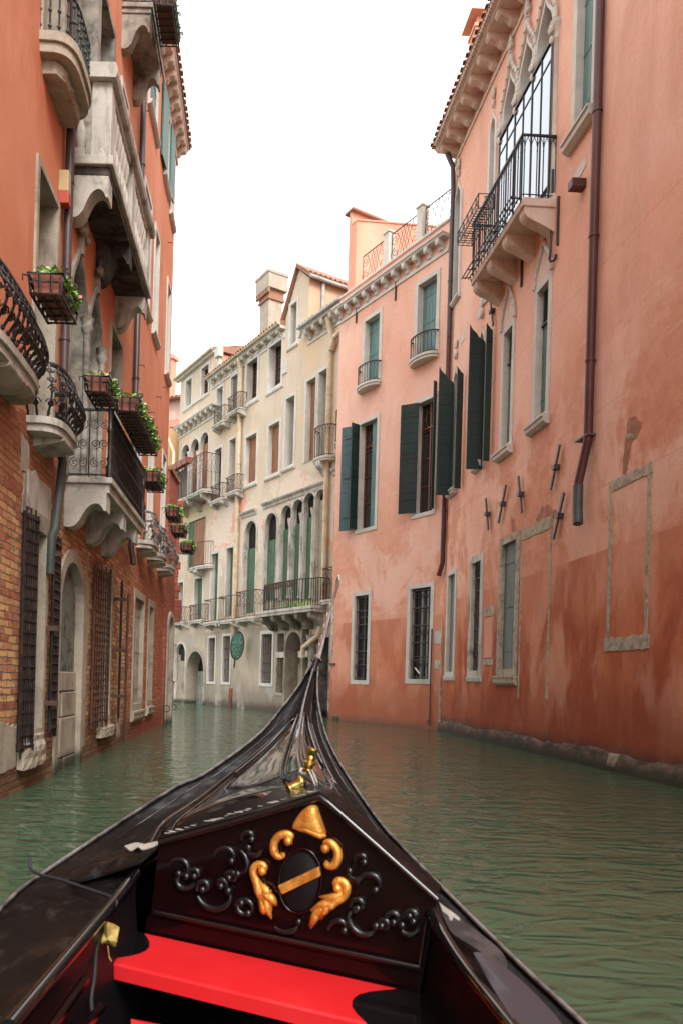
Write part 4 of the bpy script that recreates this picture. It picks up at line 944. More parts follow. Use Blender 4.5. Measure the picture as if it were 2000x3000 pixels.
# anchors (iron tie plates)
for (p, q) in (((780, 1125), (720, 1425)), ((808, 1440), (738, 1745)), ((505, 1335), (528, 1572)), ((424, 1390), (374, 1640)), ((290, 1480), (306, 1685)), ((318, 160), (338, 345))):
    a, b = P_(ZI(*p)), P_(ZI(*q)); m = MB(Rf); A_, B_ = Vector((a[0], .05, a[1])), Vector((b[0], .05, b[1])); t = (B_-A_).normalized(); s = Vector((t.z, 0, -t.x))*.028
    m.add([A_+s, A_-s, B_-s, B_+s, A_+s+Vector((0, .035, 0)), A_-s+Vector((0, .035, 0)), B_-s+Vector((0, .035, 0)), B_+s+Vector((0, .035, 0))], [(0, 1, 2, 3), (4, 5, 6, 7), (0, 1, 5, 4), (1, 2, 6, 5), (2, 3, 7, 6), (3, 0, 4, 7)])
    c = (A_+B_)/2; m.box(c.x-.07, c.x+.05, -.02, .12, c.z-.045, c.z+.045); m.box(c.x-.02, c.x+.1, .02, .10, c.z-.03, c.z+.03); m.build('tie_anchor', 'pipe_brown', rootR)
for p, q in ((ZH(1015, 1505), ZH(1010, 1870)), (ZH(735, 1930), ZH(725, 2200))):
    a, b = P_(p), P_(q); m = MB(Rf); m.box(a[0]-.02, a[0]+.02, -.02, .05, b[1], a[1]); m.build('tie_anchor', 'pipe_brown', rootR)
m = MB(Rf); a = P_(ZH(978, 1300)); m.tube(smooth([(a[0], .04, a[1]), (a[0]-.01, .04, a[1]-.9), (a[0]-.03, .06, a[1]-1.6), (a[0]-.1, .1, a[1]-1.85), (a[0]-.2, .05, a[1]-1.9), (a[0]-.22, .03, a[1]-1.8)], 4), .025, 6); m.build('cable', 'iron', rootR)
# peeled places in the plaster
for pts_ in (((1215, 940), (1250, 930), (1290, 990), (1270, 1080), (1235, 1100), (1215, 1180), (1190, 1330), (1165, 1320), (1175, 1200), (1190, 1080)), ((640, 1530), (690, 1520), (740, 1570), (700, 1640), (640, 1660), (605, 1620)), ((440, 1600), (462, 1620), (466, 1700), (445, 1690))):
    patch(Rf, rootR, [P_(ZI(*q)) for q in pts_], 'peel', 'peeled_patch', .006, .035)
patch(Rf, rootR, [P_(ZI(*q)) for q in ((1200, 1050), (1235, 1045), (1240, 1085), (1205, 1100))], 'rough_stone', 'peeled_patch', .011, .02)
# wall lamp and plaque
u0, u1, z0, z1 = rect(Rf, ZH(1190, 1390), ZH(1225, 1450)); m = MB(Rf); c = P_(ZH(1200, 1420)); m.box(c[0]-.09, c[0]+.09, -.02, .26, c[1]-.08, c[1]+.08); m.build('wall_lamp', 'pipe_red', rootR, bevel=.008)
a, b = P_(ZH(1120, 1395)), P_(ZH(1218, 1225)); m = MB(Rf); m.prism([(a[0], a[1]-.15), (b[0], a[1]-.02), (b[0], a[1]+.16), (a[0], a[1]+.12)], -.02, .012); m.build('plaque', 'stone_clean', rootR)
for p in (ZF(1425, 1310), ZF(1270, 1535), ZG(922, 920)):
    a = P_(p); m = MB(Rf); m.box(a[0]-.16, a[0]+.16, -.02, .012, a[1]-.11, a[1]+.11); m.build('plaque', 'stone_clean', rootR)
# downpipe
pp = [P_(ZH(1350, 0), .09), P_(ZI(922, 1080), .09)]
uu = (pp[0][0]+pp[1][0])/2; ztop = 15.6; zb = pp[1][1]
pipe(Rf, rootR, [(uu, .09, ztop), (uu, .09, zb), (uu+.02, .09, zb-.12), (uu+.22, .13, zb-.75), (uu+.23, .13, zb-1.05)], .075, 'pipe_red', label='dark red downpipe kinked at its lower end')
m = MB(Rf); m.tube([(uu+.23, .13, zb-.8), (uu+.23, .13, zb-1.2), (uu+.14, .16, zb-1.5)], .085, 10); m.build('pipe_shoe', 'pipe_dark', rootR, smooth=40)
m = MB(Rf); m.box(uu-.1, uu+.35, .0, .16, zb-.02, zb+.01); m.build('pipe_strap', 'pipe_dark', rootR)
ez = P_(ZH(250, 1170), .0)[1]+.35
pz = P_(ZF(1165, 300), .1)
pipe(Rf, rootR, [(RL-.16, .30, ez-.25), (RL-.14, .12, ez-.6), (RL-.12, .09, ez-1.2), (RL-.12, .09, 11.2)], .07, 'pipe_brown')
pipe(Rf, rootR, [(RL-.12, .09, 11.19), (RL-.10, .09, P_(ZG(885, 1190))[1]), (RL+.02, .16, P_(ZG(855, 1300))[1])], .07, 'pipe_red')
wall(Rf, rootR, 0, RL, -1.5, ez-.1, 'salmon', 8)
cornice(Rf, rootR, 0, RL+.12, ez+.05, .58, .62, .27, .19, 'stone_pink')
tiled_roof(Rf, rootR, 0, RL+.15, ez+.06, .68, 5, 1.7)
m = MB(Rf)
for i in range(int(RL/.11)): m.blob((i*.11, .64, ez-.0), (.045, .05, .05))
m.build('rope_moulding', 'stone_pink', rootR)
# projecting footing of rough stone along the water
m = MB(Rf); random.seed(9); rows = []
N = 120
for i in range(N+1):
    u = RL*i/N; e = .01+.06*random.random(); t = .25+.03*math.sin(i*.4)+.05*random.random()
    rows.append([(u, .0, t+.02), (u, e*.8, t), (u, e+.03, t-.12+.03*random.random()), (u, e+.04+.03*random.random(), .02), (u, e+.05, -.6)])
m.grid(rows); m.build('footing', 'footing', rootR, smooth=60)
a = P_(ZJ(1138, 1650)); m = MB(Rf); rough_block(Rf, rootR, a[0]-.13, a[0]+.14, .13, -.3, .28, 'rough_stone', 'stone_block', 7)
# chimney on the roof
c = list(Rf.px(ZH(415, 225), -1.2)); c[0] += .1; m = MB(Rf); m.box(c[0]-.30, c[0]+.30, -1.5, -.95, ez, c[1]-.099); ch = m.build('chimney', 'salmon_roof', rootR)
m = MB(Rf); m.box(c[0]-.34, c[0]+.34, -1.54, -.91, c[1]-.1, c[1]+.0); m.box(c[0]-.26, c[0]-.12, -1.45, -1.0, c[1]+.001, c[1]+.28); m.box(c[0]+.12, c[0]+.26, -1.45, -1.0, c[1]+.001, c[1]+.28)
m.add([(c[0]-.5, -1.7, c[1]+.28), (c[0]+.5, -1.7, c[1]+.28), (c[0]+.5, -.75, c[1]+.28), (c[0]-.5, -.75, c[1]+.28), (c[0]-.44, -1.64, c[1]+.37), (c[0]+.44, -1.64, c[1]+.37), (c[0]+.44, -.81, c[1]+.37), (c[0]-.44, -.81, c[1]+.37)], [(0, 1, 2, 3), (4, 5, 6, 7), (0, 1, 5, 4), (1, 2, 6, 5), (2, 3, 7, 6), (3, 0, 4, 7)])
m.build('cap', 'salmon_roof', ch)

# ------------------------------------------------------------------ salmon house at the bend
D0 = Vector((JX, JY)); DD = Vector((-.568, 1))
Sf = Frame((2.46, 26.31), (JX, JY)); SL = Sf.len
rootS = thing('pink_house', (3.8, 24, 0), 'narrow pink house at the bend with roof terrace railings and dark green shutters', 'building')
S_ = lambda p, n=0.0: Sf.px(p, n)
for p, q, orn in ((ZG(237, 1430), ZG(322, 2072), 1), (ZG(662, 1375), ZG(795, 2065), 1)):
    r = rect(Sf, p, q); win(Sf, rootS, *r, fw=.14, fill='glass', depth=.18, stone='stone_clean', mull='old_grey', bars=dict(du=.12, dz=.5, orn=1), proud=.02)
for p, q, side in ((ZG(300, 110), ZG(385, 890), 0), (ZG(735, 0), ZG(825, 770), 1)):
    r = rect(Sf, p, q); z1 = r[3] if side == 0 else Sf.px(ZF(985, 2090))[1]
    u0, u1 = (r[0]-.15, r[1])
    o = win(Sf, rootS, u0, u1, r[2], z1, fw=.12, fill='glass', depth=.24, stone='stone_clean')
    m = MB(Sf); c = (u0+u1)/2
    m.tube([(c-.3+.3+.22*math.cos(a), -.19, z1-.55+.3*math.sin(a)) for a in [math.pi*i/10 for i in range(11)]], .02, 5); m.box(c-.3, c+.3, -.2, -.17, z1-.78, z1-.72); m.build('tracery', 'wood_red', o)
    if side == 0:
        leaf_shutter(Sf, o, (u0-.08, .05), r[2]+.02, z1+.02, .60, 152, 0, side=1, mat='blue_sh'); leaf_shutter(Sf, o, (u0-.02, .04), r[2]+.02, z1+.02, .34, 82, 0, side=1)
        m = MB(Sf); planks(m, u1-.42, u1-.02, r[2]+.02, z1, -.15, -.12, .2); m.build('inner_shutter', 'teal', o)
    else:
        leaf_px(Sf, o, 1216, 1165, 1502, 1183, 0, 150); leaf_shutter(Sf, o, (u1+.10, .05), r[2]+.02, z1+.4, .12, 80, 0, side=1)
for p, q in ((ZF(402, 1375), ZF(500, 1790)), (ZF(895, 1040), ZF(1022, 1530))):
    r = rect(Sf, p, q); zb_ = S_(ZF(240, 2095))[1] if p[0] < 1100 else S_(ZF(735, 1850))[1]
    a = r[0]-.14; b = r[1]
    o = win(Sf, rootS, a, b, zb_+.1, r[3], fw=.13, fill='teal', depth=.2, stone='stone_clean', bottom=False)
    balcony(Sf, rootS, a-.20, b+.16, .36, zb_+.10, .16, .62, 'arc', 'lancet', .12, 0, mat='stone_clean', r=.009)
cz = S_(ZF(640, 870))[1]+.0
ct = S_(ZF(600, 850), .25)[1]
SZ = S_(ZF(1100, 600), .2)[1]; SZ2 = S_(ZF(250, 1170), .2)[1]; SZ = (SZ+SZ2)/2
cornice(Sf, rootS, -.1, SL-.18, SZ+.1, .30, .50, .30, .14, 'stone_clean')
wall(Sf, rootS, 0, SL-.005, -1.5, SZ+.45, 'salmon_house', 5)
m = MB(Sf); m.box(-.02, SL-.03, -.35, .06, SZ+.451, SZ+.52); m.build('coping', 'stone_clean', rootS, bevel=.01)
for p, q in ((ZF(300, 1255), ZF(310, 1390)), (ZF(660, 1020), ZF(660, 1190))):
    a, b = S_(p), S_(q); m = MB(Sf); m.box(a[0]-.02, a[0]+.02, -.02, .05, b[1], a[1]); m.build('tie_anchor', 'iron', rootS)
# roof terrace
zt = SZ+.521
pu = [S_(ZF(590, 800), -.15)[0], S_(ZF(895, 600), -.15)[0]]
for u in pu:
    m = MB(Sf); m.box(u-.13, u+.13, -.28, -.02, zt, zt+1.05); m.box(u-.16, u+.16, -.31, .01, zt+1.051, zt+1.12); m.build('terrace_post', 'stone_clean', rootS, bevel=.01)
def terrace_rail(F, root, u0, u1, z, h):
    m = MB(F); n = -.15
    m.tube([(u0, n, z+h), (u1, n, z+h)], .02, 5); m.tube([(u0, n, z+.06), (u1, n, z+.06)], .014, 5); m.tube([(u0, n, z), (u0, n, z+h)], .014, 4); m.tube([(u1, n, z), (u1, n, z+h)], .014, 4)
    L_ = u1-u0
    for k in range(4):
        t = k/3; a = u0+L_*(.14+.34*t); 
        m.tube(smooth([(a, n, z+.06), (a+L_*.10, n, z+h*.3), (a+L_*.22, n, z+h*.7), (a+L_*.32, n, z+h)], 4), .008, 4)
        m.tube(smooth([(u1-(a-u0), n+.01, z+.06), (u1-(a-u0)-L_*.10, n+.01, z+h*.3), (u1-(a-u0)-L_*.22, n+.01, z+h*.7), (u1-(a-u0)-L_*.32, n+.01, z+h)], 4), .008, 4)
    for cx, cz_, d in ((.12, .28, 1), (.12, .74, -1), (.88, .28, -1), (.88, .74, 1)):
        m.tube([(u0+L_*cx+a, n+.01, z+h*cz_+b) for a, b in spiral(0, 0, h*.2, 1.7, math.pi/2, d, 18)], .009, 4)
    m.build('terrace_railing', 'iron_green', root)
ue = S_(ZF(355, 900), -.15)[0]
for a, b in ((ue, pu[0]-.15), (pu[0]+.15, pu[1]-.15), (pu[1]+.15, SL-.1)): terrace_rail(Sf, rootS, a, b, zt, .98)
# stair block behind the terrace
a = S_(ZF(225, 900), -.3); zz = Sf.px(ZF(290, 460), -.8)[1]
m = MB(Sf); m.box(-.02, .10, -4, -.301, SZ+.5, zz-.05); zb9 = CAMH+ray(*ZF(850, 522))[1]*Sf.tf(.35, -4.4, 0).y; za9 = Sf.px(ZF(290, 462), -.3)[1]; m.prism([(-.32, SZ+.5), (-4.4, SZ+.5), (-4.4, zb9), (-.32, za9)], .101, .40, 'u'); m.prism([(-.31, za9+.001), (-4.45, zb9+.001), (-4.45, zb9+.05), (-.31, za9+.05)], .0, .44, 'u') ; bl = m.build('roof_block', 'salmon_roof', rootS)
m = MB(Sf); m.box(-.25, .25, -4.1, -.25, zz-.045, zz+.03); m.build('eave', 'tile', bl)
# small things on the wall
m = MB(Sf); a = S_(ZG(60, 1948)); m.box(a[0]-.2, a[0]+.18, -.02, .06, a[1]-.03, a[1]+.03); m.build('iron_bar', 'iron', rootS)
a = S_(ZG(85, 2345)); m = MB(Sf); m.box(a[0]-.15, a[0]+.17, -.02, .03, -.5, a[1]+.02); m.build('stone_block', 'rough_stone', rootS, bevel=.01)
random.seed(4); m = MB(Sf)
for i in range(5): z = 2.1+i*.42; m.box(-.012, .14+.12*(i % 2)*random.random(), -.2, .012, z, z+.36)
m.build('quoin', 'stone', rootS, bevel=.01)
m = MB(Rf)
for p, q, in ((ZG(842, 1700), ZG(930, 1790)), (ZG(845, 1920), ZG(885, 1990)), (ZG(895, 1620), ZG(925, 1700))):
    a, b = S_(p), S_(q); m2 = MB(Sf); m2.box(max(a[0], 0), min(b[0], SL-.02), -.02, .014, b[1], a[1]); m2.build('quoin', 'stone', rootS, bevel=.005)
m = MB(Rf); m.box(RL-.06, RL+.0, -.02, .05, -.4, P_(ZG(890, 1750))[1]); m.build('corner_strip', 'rough_stone', rootR)
a = S_(ZG(740, 2000)); m = MB(Sf); m.tube([(a[0]-.2, .06, a[1]+.08), (a[0]+.1, .22, a[1]-.02), (a[0]+.3, .32, a[1]-.1)], .03, 8); sc = m.build('spout', 'steel', rootS, smooth=50)
m = MB(Sf); m.tube([(a[0]+.22, .28, a[1]-.07), (a[0]+.42, .34, a[1]-.14)], .022, 8); m.build('handle', 'iron', sc)
a = S_(ZG(828, 1680)); m = MB(Sf); m.tube([(a[0], .04, a[1]), (a[0], .04, .1)], .022, 6); m.tube([(a[0], .04, .3), (a[0]-.06, .07, .24), (a[0]-.06, .07, .16)], .02, 5); m.build('cable_pipe', 'pipe_red', rootS)
m = MB(Sf); a = S_(ZG(760, 2090)); random.seed(2)
for i in range(60): c0 = Vector((a[0]+random.uniform(-.18, .18), .08+random.uniform(0, .08), a[1]+random.uniform(-.02, .14))); s = .03; d = Vector((random.uniform(-1, 1), random.uniform(-1, 1), 1)).normalized()*s; e = Vector((d.z, d.x, -d.y)); m.add([c0-e*.4, c0+d, c0+e*.4, c0-d*.5], [(0, 1, 2, 3)])
tag(m.build('wall_weed', 'leaf', recalc=False), 'tuft of green weed on the sill of the pink house grille window', 'plant')
# ================================================================== FAR: cream houses across the bend
Yf0 = Vector((-1.32, 34.5)); du_ = Vector((-.575, 1))
Ya = Yf0+du_*6.9; Yb = Yf0-du_*7.4
def mkY(): return Frame(Ya, Yb)
YF = mkY()
Y_ = lambda p, n=0.0: YF.px(p, n)
YU = lambda p: Y_(p)[0]
YL_ = YF.len
u_pipe1 = YU((700, 1500)); u_l = YU((506, 1800)); u_mid2 = YU(ZD(1005, 900)); uS2 = YU(ZD(440, 1200))
rY1 = thing('cream_house', (*(Yf0+du_*5), 0), 'leftmost cream house at the bend, with an attic block and three small arched windows', 'building')
rY2 = thing('cream_house', (*(Yf0+du_*1), 0), 'middle cream house with the square chimney and the round traffic mirror', 'building')
rY3 = thing('cream_house', (*(Yf0-du_*3.5), 0), 'gabled cream house with a curved iron balcony before tall round arches', 'building')
F1, F2, F3 = mkY(), mkY(), mkY()
def yw(F, root, Zf, x0, y0, x1, y1, **k):
    u0, u1, z0, z1 = rect(F, Zf(x0, y0), Zf(x1, y1))
    fw = k.get('fw', .13); k['fw'] = fw
    return win(F, root, u0+fw, u1-fw, z0+(fw if k.get('bottom', True) else 0), z1-fw, **k)
# attic and top floor
yw(F1, rY1, ZD, 245, 1085, 300, 1290, fill='dim', sill=0, mull=True)
yw(F1, rY1, ZD, 365, 985, 430, 1195, fill='glass', sill=0)
a, b = F1.px(ZD(230, 1325)), F1.px(ZD(425, 1180)); m = MB(F1); zm = (a[1]+b[1])/2; m.box(a[0], b[0], -.02, .07, zm-.05, zm+.06); m.build('string_course', 'stone_clean', rY1)
SH = dict(stone='stone_clean')
o = yw(F1, rY1, ZD, 590, 1050, 652, 1345, fill='old_grey', depth=.12, bottom=False)
yw(F1, rY1, ZD, 483, 1140, 537, 1420, fill='grey_sh', depth=.25, bottom=False)
def ybal(F, root, Zf, xl, xr, yslab_l, yslab_r, yrail_l, off=.42, style='cross', nb=2, th=.16, bh=.22, h=None, kind='rect', step=.3, bst='plain', rmat='iron_rust', mat='stone', label=None, bw=.18, r=.008):
    a, b = F.px(Zf(xl, yslab_l), off), F.px(Zf(xr, yslab_r), off); t = F.px(Zf(xl, yrail_l), off)
    z = (a[1]+b[1])/2; h = h or min(1.15, max(.7, t[1]-a[1]))
    return balcony(F, root, a[0], b[0], off, z, th, h, kind, style, step, nb, bh, bst, mat, rmat, bw=bw, r=r, label=label)
ybal(F1, rY1, ZD, 556, 655, 1325, 1300, 1210)
ybal(F1, rY1, ZD, 446, 535, 1425, 1388, 1320)
yw(F2, rY2, ZD, 708, 925, 805, 1225, fill='glass', depth=.35, sill=.06, fw=.15)
yw(F2, rY2, ZD, 880, 800, 990, 1120, fill='glass', depth=.35, sill=.06, fw=.15)
m = MB(F2); a = F2.px(ZD(1010, 985)); m.box(a[0]-.16, a[0]+.16, -.02, .05, a[1]-.25, a[1]+.25); m.build('vent_box', 'stone_clean', rY2)
yw(F3, rY3, ZD, 1040, 500, 1105, 800, fill='old_grey', depth=.3, sill=.07)
yw(F3, rY3, ZD, 1162, 1080, 1243, 1680, fill='brown_sh', depth=.22, bottom=False)
yw(F3, rY3, ZD, 1255, 1010, 1327, 1660, fill='dim', depth=.35, bottom=False)
yw(F3, rY3, ZD, 1418, 850, 1495, 1550, fill='dim', depth=.35, bottom=False)
bb_ = ybal(F3, rY3, ZD, 1180, 1318, 1685, 1655, 1450, kind='arc', style='lancet', nb=1, bh=.5, step=.15, off=.5, bw=.3, bst='scroll')
ybal(F3, rY3, ZD, 1340, 1482, 1555, 1530, 1310, kind='arc', style='lancet', nb=1, bh=.5, step=.15, off=.5, bw=.3, bst='scroll')
# second floor
for x0, x1, yt in ((213, 275, 1585), (284, 347, 1540), (356, 420, 1490)):
    o = yw(F1, rY1, ZD, x0, yt, x1, 2020, kind='round', fill='brown_sh', depth=.16, bottom=False, fw=.12, stone='stone_clean')
for x in (280, 352):
    u, z = F1.px(ZD(x, 1650)); m = MB(F1); zb = F1.px(ZD(x, 2010))[1]; m.lathe(u, .03, [(.10, zb), (.07, zb+.1), (.07, z-.15), (.08, z-.1), (.13, z+.05), (.14, z+.12)], 10); m.build('column', 'stone_clean', rY1, smooth=45)
yw(F1, rY1, ZD, 468, 1605, 525, 2000, fill='glass', depth=.3, bottom=False, mull='green_sh')
yw(F1, rY1, ZD, 578, 1530, 634, 1950, fill='brown_sh', depth=.3, bottom=False)
ybal(F1, rY1, ZD, 427, 517, 2010, 1980, 1905); ybal(F1, rY1, ZD, 541, 632, 1950, 1915, 1835)
yw(F2, rY2, ZD, 700, 1510, 795, 1870, fill='brown_sh', depth=.2, sill=.1, fw=.14)
yw(F2, rY2, ZD, 873, 1420, 970, 1800, fill='brown_sh', depth=.2, sill=.1, fw=.14)
yw(F3, rY3, ZD, 1006, 1215, 1082, 1740, fill='dim', depth=.4, sill=.1, fw=.13)
# noble floor
yw(F1, rY1, ZE, 270, 470, 395, 800, fill='old_green', depth=.06, bottom=False, fw=.06, stone='stone')
m = MB(F1); a = F1.px(ZE(322, 470)); b = F1.px(ZE(392, 790)); planks(m, a[0], b[0], b[1], a[1], .0, .04, .16); m.build('shutter', 'brown_sh', rY1)
ybal(F1, rY1, ZE, 235, 388, 820, 800, 640, kind='arc', style='bars', step=.13, nb=1, bh=.35, off=.5, bw=.4)
yw(F1, rY1, ZE, 442, 700, 497, 1215, fill='old_green', depth=.22, bottom=False)
yw(F2, rY2, ZE, 557, 655, 614, 1185, fill='old_green', depth=.22, bottom=False) if False else yw(F1, rY1, ZE, 557, 655, 612, 1185, fill='old_green', depth=.22, bottom=False)
ybal(F1, rY1, ZE, 378, 482, 1238, 1228, 1070, style='bars', step=.16, off=.45, r=.007); ybal(F1, rY1, ZE, 487, 600, 1225, 1215, 1045, style='bars', step=.16, off=.45, r=.007)
yw(F2, rY2, ZE, 697, 460, 783, 1160, kind='round', fill='old_green', depth=.16, bottom=False, fw=.12, stone='stone')
ybal(F2, rY2, ZE, 618, 768, 1200, 1200, 985, style='crossbars', step=.15, off=.5)
arches = ((860, 405, 945), (976, 345, 1052), (1062, 300, 1140), (1148, 250, 1228), (1238, 222, 1312))
for i, (x0, yt, x1) in enumerate(arches):
    yw(F3 if i else F2, rY3 if i else rY2, ZE, x0-(4 if not i else 0), yt, x1-(4 if not i else 0), 1060, kind='round', fill='old_green' if i != 4 else 'stone_warm', depth=.13, bottom=False, fw=.085, stone='stone', proud=.05)
for x, y in ((970, 515), (1056, 470), (1144, 430), (1233, 390)):
    u, z = F3.px(ZE(x, y)); zb = F3.px(ZE(x, 1050))[1]; m = MB(F3); m.lathe(u, .05, [(.11, zb), (.07, zb+.12), (.065, z-.2), (.08, z-.15), (.12, z+.05), (.13, z+.14)], 10); m.build('column', 'stone', rY3, smooth=45)
yw(F3, rY3, ZE, 1392, 120, 1462, 1060, kind='round', fill='dim', depth=.4, bottom=False, fw=.12, stone='stone')
for F, rt, p, q in ((F3, rY3, ZE(845, 370), ZE(1312, 165)), (F2, rY2, ZE(680, 430), ZE(795, 385)), (F3, rY3, ZE(1375, 105), ZE(1475, 45))):
    a, b = F.px(p), F.px(q); m = MB(F); z = (a[1]+b[1])/2
    m.prism([(-.02, z-.12), (.05, z-.1), (.07, z), (.16, z+.06), (.18, z+.12), (-.02, z+.12)], a[0], b[0], 'u'); m.build('string_course', 'stone', rt)
# the big balcony
a, b = F3.px(ZE(805, 1160), .7), F3.px(ZE(1265, 1110), .5); z = (a[1]+b[1])/2
big = balcony(F3, rY3, a[0], b[0], .85, z, .22, 1.05, 'rect', None, .13, 0, mat='stone', label='long bowed stone balcony with rusty iron railing and weeds')
for i in range(5): bracket(F3, big, a[0]+.3+(b[0]-a[0]-.6)*i/4, .75, z-.221, .55, .24, 'stone_dark', 'scroll')
rp = [(a[0]+.05, 0), (a[0]+.05, .5), (a[0]+.6, .80), (b[0]-1.0, .80), (b[0]-.5, .55), (b[0]-.05, .5), (b[0]-.05, 0)]
railing(F3, big, rp, z, 1.05, 'knob', .13, 'iron', .017)
railing(F3, big, [(a[0]+.62, .815), (b[0]-1.02, .815)], z+.80, .25, 'scroll', .3, 'iron_rust', .008, 'scroll_band')
ybal(F3, rY3, ZE, 1272, 1422, 1065, 1050, 790, style='crossbars', step=.14, off=.5, nb=1, bh=.4)
m = MB(F3); random.seed(8)
for i in range(260):
    u = random.gauss(b[0]-1.3, .6); u = min(b[0]-.1, max(a[0]+1, u)); c0 = Vector((u, .72+random.uniform(-.15, .1), z)); h = random.uniform(.08, .38); d = Vector((random.uniform(-.12, .12), random.uniform(-.1, .12), h)); m.add([c0+Vector((-.012, 0, 0)), c0+Vector((.012, 0, 0)), c0+d], [(0, 1, 2)])
tag(m.build('balcony_weeds', 'leaf', recalc=False), 'straggling grass growing on the bowed balcony of the gabled cream house', 'plant')
yw(F1, rY1, ZE, 313, 890, 380, 1215, fill='old_green', depth=.2, bottom=False); ybal(F1, rY1, ZE, 262, 362, 1222, 1215, 1140, h=.75)
yw(F1, rY1, ZE, 185, 920, 232, 1230, fill='dim', depth=.28, bottom=False); ybal(F1, rY1, ZE, 148, 224, 1235, 1232, 1160, h=.75)
# ground floor
yw(F1, rY1, ZE, 172, 1385, 243, 1840, kind='round', fill='stone_warm', depth=.08, bottom=False, fw=.12, stone='stone_clean')
m = MB(F1); a0 = F1.px(ZE(205, 1440)); b0 = F1.px(ZE(236, 1530)); m.box(a0[0], b0[0], -.09, -.05, b0[1], a0[1]); lw_ = m.build('lunette', 'dark', rY1)
yw(F1, rY1, ZE, 250, 1432, 388, 2000, kind='round', fill='tealdoor', depth=.6, bottom=False, fw=.2, stone='stone_warm', name='water_gate')
yw(F1, rY1, ZE, 420, 1340, 476, 1710, fill='dark', depth=.2, stone='stone_clean', bars=dict(du=.16, dz=.5, mat='iron_rust'), fw=.12)
yw(F1, rY1, ZE, 530, 1325, 592, 1715, fill='dark', depth=.2, stone='stone_clean', bars=dict(du=.16, dz=.5, mat='iron_rust'), fw=.12)
yw(F2, rY2, ZE, 822, 1305, 915, 1730, fill='dark', depth=.25, stone='stone_clean', bars=dict(du=.14, dz=.4, mat='iron_rust'), fw=.14)
yw(F3, rY3, ZE, 945, 1305, 1003, 1800, fill='dark', depth=.3, stone='stone_warm', fw=.11)
yw(F3, rY3, ZE, 1005, 1290, 1130, 2050, kind='round', fill='dim', depth=.5, bottom=False, stone='stone_warm', fw=.14, name='water_gate')
m = MB(F3); a0 = F3.px(ZE(1020, 1550)); b0 = F3.px(ZE(1100, 1550)); m.box(a0[0]+.05, b0[0], -.62, -.5, -1, a0[1]); m.build('blocking_wall', 'stone_warm', rY3)
yw(F3, rY3, ZE, 1135, 1270, 1195, 1780, fill='dark', depth=.3, stone='stone_warm', fw=.1)
m = MB(F3); a0 = F3.px(ZE(947, 1490)); b0 = F3.px(ZE(1192, 1475)); m.box(a0[0], a0[0]+.65, -.2, .06, a0[1]-.1, a0[1]+.14); m.box(b0[0]-.7, b0[0], -.2, .06, a0[1]-.1, a0[1]+.14); m.build('transom', 'stone', rY3)
yw(F3, rY3, ZE, 1200, 1330, 1345, 2100, fill='dark', depth=.6, bottom=False, fw=.14, stone='stone_dark', name='side_passage')
u, z = F3.px(ZE(1232, 1345)); m = MB(F3); m.lathe(u, .08, [(.16, -1), (.16, z-1.2), (.14, z-.5), (.2, z-.35), (.24, z-.1), (.28, z+.05)], 10); m.build('column', 'stone_dark', rY3, smooth=45)
# walls, cornices, roofs
zc3 = (F1.px(ZD(160, 1460), .3)[1]+F1.px(ZD(460, 1275), .3)[1])/2
cu0, cu1 = F1.px(ZD(165, 1455), .3)[0], F1.px(ZD(462, 1275), .3)[0]
cornice(F1, rY1, cu0, cu1, zc3+.1, .38, .62, .3, .16, 'stone_clean')
au0, au1 = F1.px(ZD(205, 1200))[0], uS2+.45
azt = (F1.px(ZD(190, 1050), .3)[1]+F1.px(ZD(470, 832), .3)[1])/2
zc2 = (F2.px(ZD(430, 1070), .3)[1]+F2.px(ZD(1010, 640), .3)[1])/2
uL1 = YU((506, 2000))
wall(F1, rY1, uL1, u_pipe1, -1.5, zc2, 'cream', 4, top=[(u_pipe1, zc2), (au1, zc2), (au1, azt), (uL1, azt)])
cornice(F1, rY1, uS2+.1, u_pipe1, zc2+.1, .30, .62, .24, .13, 'stone_clean', gutter='pipe_cream')
cornice(F1, rY1, au0-.25, uS2+.5, azt+.05, .22, 9, .01, .1, 'stone_clean', gutter='pipe_cream', bed=0)
tiled_roof(F1, rY1, au0-.3, uS2+.55, azt+.06, .26, 3.2, 1.0)
m = MB(F1); m.box(uS2+.05, uS2+.4, -3.5, -.02, zc2, azt-.02); m.build('side_wall', 'salmon_roof', rY1)
m = MB(F1); a0 = F1.px(ZD(503, 868), .1); m.box(a0[0]-.2, a0[0]+.22, -.02, .25, a0[1]-.25, a0[1]+.2); m.box(a0[0]-.16, a0[0]+.1, -.02, .12, a0[1]-1.2, a0[1]-.25); m.build('roof_vent', 'stone_clean', rY1)
tiled_roof(F1, rY1, uS2+.1, u_pipe1, zc2+.11, .4, 3.0, 1.0)
cornice(F2, rY2, u_pipe1, u_mid2, zc2+.1, .30, .62, .24, .13, 'stone_clean', gutter='pipe_cream')
tiled_roof(F2, rY2, u_pipe1, u_mid2, zc2+.11, .4, 3.0, 1.1)
wall(F2, rY2, u_pipe1, u_mid2, -1.5, zc2, 'cream', 4)
zc4 = (F3.px(ZD(1115, 790), .35)[1]+F3.px(ZD(1505, 370), .35)[1])/2
gu0, gu1 = u_mid2, F3.px(ZD(1190, 400))[0]; gz = F3.px(ZD(1190, 300))[1]; gp = F3.px(ZD(1082, 262))[1]
uR = YL_-.02
wall(F3, rY3, u_mid2, uR, -1.5, zc4, 'cream', 4, top=[(uR, zc4), (gu1, zc4), (gu1, gz), (gu0+(gu1-gu0)*.55, gp), (gu0, gz-.9)])
cu = F3.px(ZD(1115, 800))[0]
cornice(F3, rY3, gu1+.02, uR, zc4+.1, .42, .62, .32, .16, 'stone_clean', gutter='pipe_grey')
tiled_roof(F3, rY3, gu1+.02, uR, zc4+.11, .46, 3, 1.0)
